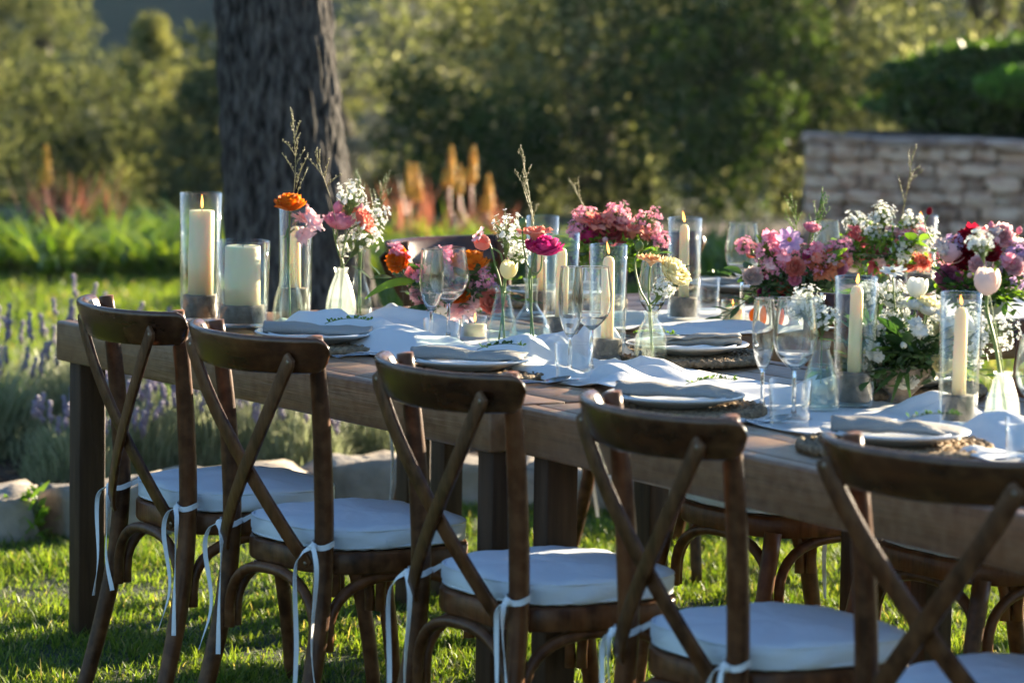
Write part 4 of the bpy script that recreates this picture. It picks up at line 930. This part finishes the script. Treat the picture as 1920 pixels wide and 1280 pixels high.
BL = [
('V1','ranunculus','orange',-0.525,8.804,1.053,0.065,'u'),('V1','sweetpea','palepink',-0.500,8.811,1.006,0.072,'r'),
('V2','ranunculus','pink',-0.416,8.935,1.002,0.068,'u'),('V2','bud','pink',-0.419,8.940,1.039,0.032,'u'),('V2','ranunculus','coral',-0.357,8.941,1.006,0.058,'r'),
('V3','bud','pink',-0.374,9.058,1.033,0.032,'u'),('V3','ranunculus','coral',-0.395,9.056,1.026,0.038,'u'),
('V4','tulip','coral',-0.066,8.352,1.001,0.038,'l'),('V4','cosmos','palepink',-0.078,8.338,1.021,0.040,'l'),('V4','tulip','cream',-0.011,8.338,0.941,0.043,'u'),
('V5','ranunculus','magenta',0.065,8.317,0.996,0.075,'u'),('V5','lisianthus','coral',0.047,8.304,1.030,0.054,'u'),
('V6','bud','green',0.270,8.059,1.021,0.025,'u'),('V6','lisianthus','peach',0.296,8.050,0.994,0.043,'u'),('V6','ranunculus','cream',0.344,8.054,0.965,0.071,'r'),
('V8','tulip','blush',0.887,7.021,1.037,0.054,'u'),
('AR1','ranunculus','orange',-0.269,8.801,0.926,0.057,'cl'),('AR1','sweetpea','pink',-0.264,8.790,0.939,0.045,'u'),('AR1','sweetpea','pink',-0.158,8.792,0.940,0.037,'u'),('AR1','sweetpea','pink',-0.150,8.809,0.911,0.042,'u'),('AR1','sweetpea','pink',-0.140,8.804,0.882,0.040,'c'),
('AR1','ranunculus','orange',-0.102,8.755,0.926,0.079,'u'),('AR1','lisianthus','lilac',-0.102,8.811,0.892,0.067,'c'),('AR1','ranunculus','blush',-0.175,8.797,0.887,0.067,'c'),('AR1','lisianthus','palepink',-0.119,8.774,0.831,0.070,'c'),('AR1','ranunculus','coral',-0.046,8.752,0.835,0.057,'c'),('AR1','bud','magenta',-0.070,8.819,0.879,0.020,'c'),('AR1','tulip','cream',-0.040,8.788,0.855,0.030,'u'),('AR1','ranunculus','palepink',-0.208,8.808,0.815,0.042,'c'),
('AR2','ranunculus','magenta',0.173,9.020,0.974,0.074,'u'),('AR2','lisianthus','coral',0.203,9.007,1.009,0.069,'u'),('AR2','ranunculus','rose',0.230,9.004,0.990,0.082,'c'),('AR2','lisianthus','coral',0.286,8.982,0.991,0.059,'u'),('AR2','lisianthus','coral',0.313,9.014,0.982,0.038,'r'),
('AR3','cosmos','lilac',0.660,8.99,0.975,0.062,'c'),('AR3','sweetpea','pink',0.630,9.055,0.969,0.057,'c'),('AR3','sweetpea','pink',0.620,9.050,0.941,0.051,'l'),('AR3','sweetpea','pink',0.639,9.008,0.928,0.046,'c'),('AR3','ranunculus','pink',0.714,9.011,1.001,0.038,'u'),('AR3','lisianthus','coral2',0.747,9.017,0.914,0.061,'c'),('AR3','ranunculus','magenta',0.622,9.077,0.876,0.030,'c'),('AR3','ranunculus','magenta',0.604,9.035,0.841,0.030,'c'),('AR3','ranunculus','red',0.668,9.030,0.845,0.041,'c'),('AR3','lisianthus','rose',0.682,9.024,0.892,0.038,'u'),('AR3','sweetpea','pink',0.741,9.041,0.950,0.044,'c'),('AR3','sweetpea','magenta',0.707,9.031,0.930,0.033,'c'),('AR3','ranunculus','coral2',0.647,9.028,0.857,0.033,'c'),
('AR4','sweetpea','rose',0.842,9.197,0.964,0.047,'u'),('AR4','lisianthus','rose',0.895,9.197,0.915,0.057,'c'),('AR4','ranunculus','coral',0.963,9.222,0.909,0.055,'c'),('AR4','tulip','pink',0.959,9.205,0.963,0.050,'u'),('AR4','tulip','blush',0.839,9.224,0.896,0.042,'l'),('AR4','bud','pink',0.855,9.219,0.918,0.021,'u'),
('AR5','ranunculus','red',1.087,9.050,0.930,0.059,'c'),('AR5','ranunculus','red',1.106,9.054,0.965,0.082,'c'),('AR5','ranunculus','red',1.138,9.013,0.953,0.054,'c'),('AR5','ranunculus','mauve',1.053,9.049,0.883,0.067,'c'),('AR5','tulip','mauve',1.091,9.057,0.868,0.033,'u'),('AR5','ranunculus','palepink',1.172,9.042,0.988,0.057,'c'),('AR5','tulip','palepink',1.052,9.046,0.942,0.059,'r'),('AR5','tulip','blush',1.215,9.057,0.956,0.051,'u'),('AR5','bud','pink',1.144,9.017,1.016,0.018,'u'),('AR5','bud','pink',1.219,9.067,1.000,0.021,'u'),('AR5','bud','red',0.999,9.046,1.044,0.020,'u'),
('AR6','tulip','white',0.800,7.433,0.990,0.046,'u'),('AR6','cosmos','white',0.750,7.415,1.027,0.052,'u'),('AR6','lisianthus','white',0.775,7.478,0.958,0.040,'u'),('AR6','tulip','white',0.891,7.40,0.919,0.055,'l'),('AR6','ranunculus','white',0.735,7.417,0.874,0.027,'c'),('AR6','ranunculus','white',0.727,7.444,0.828,0.042,'c'),('AR6','ranunculus','white',0.790,7.413,0.872,0.038,'c'),('AR6','ranunculus','white',0.841,7.422,0.858,0.036,'c'),('AR6','ranunculus','white',0.782,7.404,0.815,0.042,'c'),('AR6','ranunculus','white',0.829,7.432,0.825,0.036,'c'),('AR6','lisianthus','white',0.719,7.460,0.885,0.036,'l'),('AR6','ranunculus','white',0.867,7.414,0.889,0.038,'c'),('AR6','bud','cream',0.731,7.429,0.848,0.025,'u'),('AR6','lisianthus','white',0.853,7.414,0.931,0.036,'u')]
ge = random.Random(77)
for cn, pal, cz, rx, rz, nn in (('AR1',['coral','lilac','orange','palepink'],.86,.10,.055,8),('AR2',['coral','peach','palepink','palepink'],.965,.10,.05,8),('AR3',['pink','palepink','palepink','coral','blush'],.90,.12,.085,14),('AR4',['coral','palepink','palepink','blush','white'],.92,.10,.08,11),('AR5',['palepink','pink','palepink','red','blush'],.91,.125,.085,12),('AR6',['white','white','white','cream'],.875,.14,.10,16)):
    bx_, by_ = BOWL[cn]
    for k in range(nn):
        a = ge.uniform(-pi, 0) if k % 4 else ge.uniform(0, pi); el_ = ge.uniform(-.3, 1.2); px_ = bx_+rx*math.cos(el_)*math.cos(a); py_ = by_+rx*.7*math.cos(el_)*math.sin(a); kd = ge.choice(['ranunculus','ranunculus','lisianthus','sweetpea','bud']); big = 1.08 if cn == 'AR6' else 1.
        BL.append((cn, kd, ge.choice(pal), px_, py_, cz+rz*math.sin(el_), (.02 if kd == 'bud' else ge.uniform(.03,.05)*big), 'c' if el_ < .6 else 'u'))
SPR = [('V2','wax',-0.392,8.951,1.068,0.043),('V2','wax',-0.346,8.928,0.975,0.043),('V3','wax',-0.331,8.995,1.018,0.038),('V3','wax',-0.392,8.99,0.953,0.036),('V4','wax',-0.013,8.344,1.039,0.043),('V4','wax',0.009,8.394,0.984,0.031),('V6','wax',0.323,8.040,0.938,0.025),('V7','wax',0.574,7.299,0.980,0.031),('V7','wax',0.562,7.330,0.964,0.027),('V7','wax',0.606,7.296,0.949,0.031),('V8','wax',0.869,7.002,1.118,0.026),
('AR4','wax',0.900,9.182,1.031,0.036),('AR4','wax',0.872,9.194,0.996,0.039),('AR4','wax',0.921,9.207,0.980,0.034),('AR4','wax',0.948,9.179,0.938,0.034),('AR6','wax',0.765,7.452,0.924,0.036),('AR6','wax',0.805,7.439,0.895,0.038),('AR6','wax',0.745,7.458,0.912,0.032),('AR6','wax',0.846,7.454,0.903,0.036),('AR6','wax',0.911,7.433,0.929,0.042),('AR6','wax',0.903,7.438,0.864,0.046),('AR6','wax',0.967,7.441,0.908,0.046),
('AR2','pinkspray',0.251,9.009,1.036,0.033),('AR2','pinkspray',0.325,9.006,1.018,0.038),('AR2','pinkspray',0.351,9.004,0.970,0.025),('AR3','pinkspray',0.691,9.037,0.930,0.046),('AR3','pinkspray',0.765,9.046,0.930,0.046),('AR3','pinkspray',0.627,9.030,0.898,0.038),('AR3','pinkspray',0.729,9.026,0.906,0.033),('AR5','purplespray',1.194,9.033,0.922,0.046),('AR5','purplespray',1.214,9.014,0.895,0.038),('AR1','pinkspray',-0.071,8.778,0.889,0.030),('AR1','wax',-0.077,8.799,0.835,0.025)]
for cn, kd, cz, rx, rz, nn in (('AR1','pinkspray',.87,.10,.06,4),('AR2','pinkspray',.985,.11,.05,2),('AR3','pinkspray',.92,.13,.09,3),('AR4','wax',.95,.11,.08,5),('AR4','pinkspray',.93,.11,.07,3),('AR5','pinkspray',.93,.13,.09,2),('AR5','purplespray',.91,.12,.07,3),('AR6','wax',.89,.16,.10,8)):
    for k in range(nn):
        a = ge.uniform(0, 2*pi); el_ = ge.uniform(0, 1.2); SPR.append((cn, kd, BOWL[cn][0]+rx*math.cos(el_)*math.cos(a), BOWL[cn][1]+rx*.6*math.cos(el_)*math.sin(a), cz+rz*math.sin(el_), ge.uniform(.022,.034)))
def spray_meshes(r, seed, mouth, loc, dens=1.):
    """blossoms mesh, twigs mesh in coordinates relative to loc"""
    g = random.Random(seed); fl, tw = MB(), MB(); root = (mouth-loc); root = root*min(1, 2.2*r/max(root.length, .001))
    for k in range(int(64*dens)):
        d = Vector((g.gauss(0,1), g.gauss(0,1), g.gauss(0,1)*.8)).normalized()*r*g.uniform(.35,1)**.6; p = d
        tw.tube([root*.8, root*.25+d*.35, p], .0005, 4)
        ax = (d.normalized()+Vector((0,-.3,.5))).normalized(); s1 = ax.orthogonal().normalized(); s2 = ax.cross(s1); q = g.uniform(.0045,.0075)
        for i in range(5):
            a = 2*pi*i/5+g.random(); dd = s1*math.cos(a)+s2*math.sin(a); sd_ = ax.cross(dd)*q*.42
            fl.add([p, p+dd*q*.6+sd_, p+dd*q+ax*q*.25, p+dd*q*.6-sd_], [(0,1,2,3)])
        for i in range(5):
            a = g.uniform(0,6.3); lf = Vector((math.cos(a), math.sin(a), g.uniform(-.2,.8)))*g.uniform(.006,.012); mp_ = root*.2+d*g.uniform(.2,.8); sdv = lf.cross(Vector((.2,.9,.3))).normalized()*.0012
            tw.add([mp_, mp_+lf*.5+sdv, mp_+lf, mp_+lf*.5-sdv], [(0,1,2,3)])
    return fl.mesh('blossoms', smooth=False), tw.mesh('twigs')
SPM = {'wax':'white','pinkspray':'pink','purplespray':'lilac'}
seen = {}
CW = {'orange':'orange','pink':'pink','palepink':'pale pink','coral':'coral','cream':'cream','magenta':'magenta','peach':'peach','green':'green','blush':'blush white'}
KW = {'bud':'round bud','sweetpea':'ruffled sweet pea','ranunculus':'ranunculus','tulip':'tulip','cosmos':'cosmos','lisianthus':'lisianthus'}
ARR = {}
for key, lb in (('AR1','low bowl of orange, coral and lilac blooms with trailing dark leaves'),('AR2','vase of coral, rose and magenta blooms with airy pink sprays'),('AR3','bowl of pink sweet peas and lilac cosmos on the crosswise table'),('AR4','vase of white waxflower, pink tulip and coral blooms'),('AR5','bowl of dark red and mauve ranunculus with purple sprays'),('AR6','low bowl of white flowers with dark green leaves')):
    x, y = BOWL[key]; e = empty('flower_arrangement', (x, y, ZT+.003)); ARR[key] = e; tag(e, lb, 'flower arrangement', 'flower arrangements')
    tall = key in ('AR2','AR4'); pr = smoothprof([(.030,0),(.038,.03),(.034,.08),(.026,.12),(.030,.14)]) if tall else smoothprof([(.028,0),(.022,.012),(.040,.030),(.062,.055),(.066,.072)])
    link('bowl', MB().lathe([(0,0)]+pr+[(r-.003, z) for r, z in pr[::-1][:-2]]+[(0,.012)], 36).mesh(), (m_conc if key == 'AR6' else m_plate) if not tall else m_glassg, e)
for i, (cn, kind, col, x, y, z, d, fa) in enumerate(BL):
    if cn[0] == 'V':
        vx, vy = VASE[cn]; e = empty('cut_flower', (vx, vy, ZT+.01)); plc = Vector(e.location)
        base, ax, o = put_bloom(kind, col, x, y, z, d, fa, i % 3, e, plc)
        off = Vector((RN.uniform(-.007,.007), RN.uniform(-.007,.007), 0)); mouth = Vector((vx, vy, TOP+VH[cn])) + off; low = Vector((vx, vy, TOP+.014)) - off*1.8
        stem_obj(e, plc, base, ax, mouth, low, .0021 if cn != 'V8' else .0036)
        tag(e, f"{CW[col]} {KW[kind]} on a green stem in the {VNAME[cn]}", 'flower', 'single flowers in bud vases')
    else:
        e = ARR[cn]; plc = Vector(e.location); base, ax, o = put_bloom(kind, col, x, y, z, d, fa, i % 3, e, plc)
        bx_, by_ = BOWL[cn]; mz = TOP+(.14 if cn in ('AR2','AR4') else .07); mouth = Vector((bx_+(x-bx_)*.2, by_+(y-by_)*.2, mz)); low = Vector((bx_, by_, TOP+.03))
        stem_obj(e, plc, base, ax, mouth, low, .0017)
scount = {}
for i, (cn, kind, x, y, z, r) in enumerate(SPR):
    loc = Vector((x, y, z))
    if cn[0] == 'V':
        vx, vy = VASE[cn]; mouth = Vector((vx, vy, TOP+VH[cn])); e = empty('waxflower_spray', (vx, vy, ZT+.01)); plc = Vector(e.location)
        scount[cn] = scount.get(cn, 0)+1; tag(e, ['first','lower','middle'][scount[cn]-1].replace('first', 'airy')+' spray of tiny white waxflowers in the '+VNAME[cn], 'flower spray', 'waxflower sprays')
    else:
        e0 = ARR[cn]; plc = Vector(e0.location); mouth = Vector((BOWL[cn][0], BOWL[cn][1], TOP+(.14 if cn in ('AR2','AR4') else .07))); e = e0
    fm, tm_ = spray_meshes(r, i, mouth, loc)
    link('blossoms', fm, PET[SPM[kind]], e, loc-plc); link('twigs', tm_, m_green, e, loc-plc)
    root = loc + (mouth-loc)*min(1, 2.2*r/max((mouth-loc).length, .001))*.8
    link('stem', MB().tube([p-plc for p in crom([mouth-Vector((0,0,.08)), mouth, (mouth+root)/2, root], 4)], .0011, 5).mesh(), m_green, e)
# foliage sprigs
def sprig_leafy(L, nl, ll, lw, seed, droop=.3):
    g = random.Random(seed); mb = MB(); pts = bez((0,0,0), (L*.5,0,L*.18), (L,0,-L*droop), 10); mb.tube(pts, [.0016-.0001*i for i in range(11)], 5)
    for k in range(nl):
        t = (k+1)/nl; p = pts[min(10, int(t*10))]; sg = -1 if k % 2 else 1; a = sg*g.uniform(.5,1.0) if k < nl-1 else 0
        d = Vector((math.cos(a), math.sin(a), g.uniform(-.35,.15))).normalized(); s = d.cross(Vector((0,0,1))).normalized(); n_ = s.cross(d); l = ll*g.uniform(.75,1.1); rows = []
        for i in range(6):
            u = i/5; w_ = lw*math.sin(pi*min(.98, .05+u*.93))**.8*.5; c = p+d*(l*u)+n_*(-.12*l*u*u)
            rows.append([tuple(c-s*w_+n_*w_*.35), tuple(c), tuple(c+s*w_+n_*w_*.35)])
        mb.grid(rows)
    return mb.mesh('foliage_sprig')
SG = [sprig_leafy(.13, 9, .042, .016, 1), sprig_leafy(.11, 8, .038, .02, 2, .1), sprig_leafy(.15, 11, .045, .013, 3, .45), sprig_leafy(.10, 7, .05, .026, 4, .0)]
SGL = [m.copy() for m in SG]
for m in SG: m.materials.append(m_leafd)
for m in SGL: m.materials.append(m_leafl)
for key, n_, zc, spread, dark in (('AR1',16,.045,.55,.9),('AR2',8,.14,.4,.6),('AR3',20,.06,.45,.8),('AR4',9,.14,.3,.6),('AR5',20,.06,.45,.7),('AR6',46,.055,.65,.9)):
    g = random.Random(ord(key[2])); e = ARR[key]
    for k in range(n_):
        a = 2*pi*k/n_+g.uniform(-.3,.3); el = g.uniform(-.05, 1.1)*spread*1.4; src = SG if g.random() < dark else SGL
        sc = g.uniform(.75,1.25); link('foliage_sprig', src[g.randrange(4)], None, e, (.02*math.cos(a), .02*math.sin(a), zc+.02*g.random()), (g.uniform(-.5,.5), -el, a), (sc, sc, sc))
    cl2 = [(Vector((.045*math.cos(t), .045*math.sin(t), zc+.035+.02*math.sin(t*3))), .07) for t in (0,1,2,3,4,5)]
    link('greenery', leafcloud(cl2, 900, .022, 50+ord(key[2]), .42), m_leafd if dark > .7 else m_leafl, e)
# long leaves trailing out
def long_leaf(p0, p1, p2, w_, mt, parent, plc, name='long_leaf'):
    pts = bez(p0, p1, p2, 12); rows = []
    for i, p in enumerate(pts):
        t = i/12; ww = w_*math.sin(pi*min(.99, .12+t*.87))**.7*.5; d = (pts[min(12,i+1)]-pts[max(0,i-1)]).normalized(); s = d.cross(Vector((.15,-.8,.6))).normalized(); nn = s.cross(d)
        rows.append([tuple(p-s*ww+nn*ww*.3-plc), tuple(p-plc), tuple(p+s*ww+nn*ww*.3-plc)])
    link(name, MB().grid(rows).mesh(name), mt, parent)
e = ARR['AR1']; plc = Vector(e.location); b = Vector((-.2,8.8,.86))
long_leaf(b, (-.27,8.79,.90), (-.345,8.78,.835), .022, m_leafl, e, plc)
long_leaf((-.16,8.79,.82), (-.25,8.77,.83), (-.285,8.75,.775), .012, m_leafd, e, plc); long_leaf((-.16,8.79,.83), (-.24,8.76,.81), (-.265,8.73,.78), .012, m_leafd, e, plc)
e = ARR['AR6']; plc = Vector(e.location)
for q in ((.71,7.36,.785),(.745,7.33,.775),(.785,7.34,.775),(.69,7.40,.80)): long_leaf((.79,7.43,.83), (.77,7.39,.85), q, .011, m_leafd, e, plc)
for a in range(5): long_leaf((.806,7.43,.957), (.806+.014*math.cos(a*1.26),7.43+.014*math.sin(a*1.26),.972), (.806+.03*math.cos(a*1.26),7.43+.03*math.sin(a*1.26),.962), .022, m_leafl, e, plc, 'leaf')
e = ARR['AR3']; plc = Vector(e.location)
for p2 in ((.58,9.0,.985),(.60,9.0,.97),(.575,9.01,.94),(.79,9.0,.93),(.80,9.0,.955)): long_leaf((.66,9.04,.90), (.62+(.15 if p2[0]>.7 else 0),9.02,.93), p2, .024, m_leafl, e, plc)
# seed-grass plumes and green spikes
def plume(cn, tip, label, seed, h=.14, nb=9, mt=None, droop=0.):
    vx, vy = VASE.get(cn) or BOWL[cn]; zt = TOP + (VH.get(cn) or .1); e = empty('grass_plume', (vx, vy, ZT+.01)) if cn in VASE else ARR[cn]; plc = Vector(e.location)
    g = random.Random(seed); tip = Vector(tip); mouth = Vector((vx, vy, zt)); mid = (mouth+tip)/2 + Vector((.01,0,.01))
    pts = crom([mouth-Vector((0,0,.09 if cn in VASE else .04)), mouth, mid, tip], 8); mb = MB(); sd_ = MB(); mb.tube([p-plc for p in pts], [.0015-.00004*i for i in range(len(pts))], 5)
    ax = (tip-mid).normalized()
    for k in range(nb):
        t = k/nb; p = tip - ax*h*(1-t); a = g.uniform(0, 6.3); out = Vector((math.cos(a), math.sin(a)*.6, 0))*g.uniform(.018,.04)*(1.15-t); q = p + out + ax*g.uniform(.03,.06)*(1.2-t*.6)
        br = bez(p, p+out*.25+ax*.02, q, 6); mb.tube([v_-plc for v_ in br], .0006, 4)
        for s in range(11):
            w_ = br[min(6, 2+s*5//11)] + Vector((g.gauss(0,.0015), g.gauss(0,.0015), g.uniform(0,.006))); sd_.ico(w_-plc, (.0011,.0011,.0028), 1)
    for s in range(14): w_ = tip-ax*h*.35*g.random()+Vector((g.gauss(0,.0012),0,0)); sd_.ico(w_-plc, (.0011,.0011,.0028), 1)
    link('stalk', mb.mesh(), mt or m_straw, e); link('seeds', sd_.mesh(), mt or m_straw, e)
    if cn in VASE: tag(e, label, 'grass plume', 'grass plumes')
plume('V1', (-.520,8.81,1.262), 'tall feathery seed-grass plume in the tall ribbed vase', 1, .19, 12)
plume('V2', (-.468,8.85,1.167), 'seed-grass stalk leaning out of the small frosted vase', 2, .09, 5)
plume('V5', (.015,8.30,1.208), 'tall brown seed-grass plume in the round-bellied vase', 3, .17, 13)
plume('AR2', (.136,9.0,1.099), '', 4, .06, 4); plume('AR4', (.972,9.2,1.172), '', 5, .12, 6)
plume('V3', (-.314,9.05,1.101), 'fresh green needle sprig in the clear teardrop vase', 6, .11, 9, m_green)
plume('V3', (-.375,9.05,1.10), 'short green needle sprig between the pink buds', 9, .07, 6, m_green)
plume('AR3', (.668,9.05,1.066), '', 7, .12, 12, m_leafl); plume('AR3', (.74,9.05,1.071), '', 8, .12, 12, m_leafl)
vx, vy = VASE['V5']; e = empty('poppy_bud', (vx, vy, ZT+.01)); plc = Vector(e.location)
stem_obj(e, plc, Vector((.02,8.29,1.045)), Vector((0,0,1)), Vector((vx,vy,TOP+.166)), Vector((vx,vy,TOP+.02)), .0019)
link('pod', MB().ico((.02-plc.x,8.29-plc.y,1.052-plc.z), (.009,.009,.012), 2).mesh(), m_green, e); tag(e, 'closed green poppy pod above the magenta ranunculus', 'poppy pod')
e = empty('orange_slice', (.60,9.06,ZT+.003), .2); link('flesh', MB().ico((0,0,.022), (.03,.012,.024), 3).mesh(), PET['orange'], e); tag(e, 'rounded orange fruit piece beside the tealight on the crosswise table', 'fruit')

# ================================================================== HAZE
hm, ht, ho = nodes('haze_air'); pv = ht.nodes.new('ShaderNodeVolumePrincipled'); pv.inputs['Color'].default_value = (.62,.77,1.,1); pv.inputs['Density'].default_value = .00016; pv.inputs['Anisotropy'].default_value = .2
ht.links.new(pv.outputs[0], ho.inputs['Volume'])
tag(link('haze', MB().box((-420,-42,-40),(420,345,76)).mesh(smooth=False), hm), 'pale blue evening haze in the valley', 'haze', kind='stuff')
print('objects', len(bpy.data.objects))
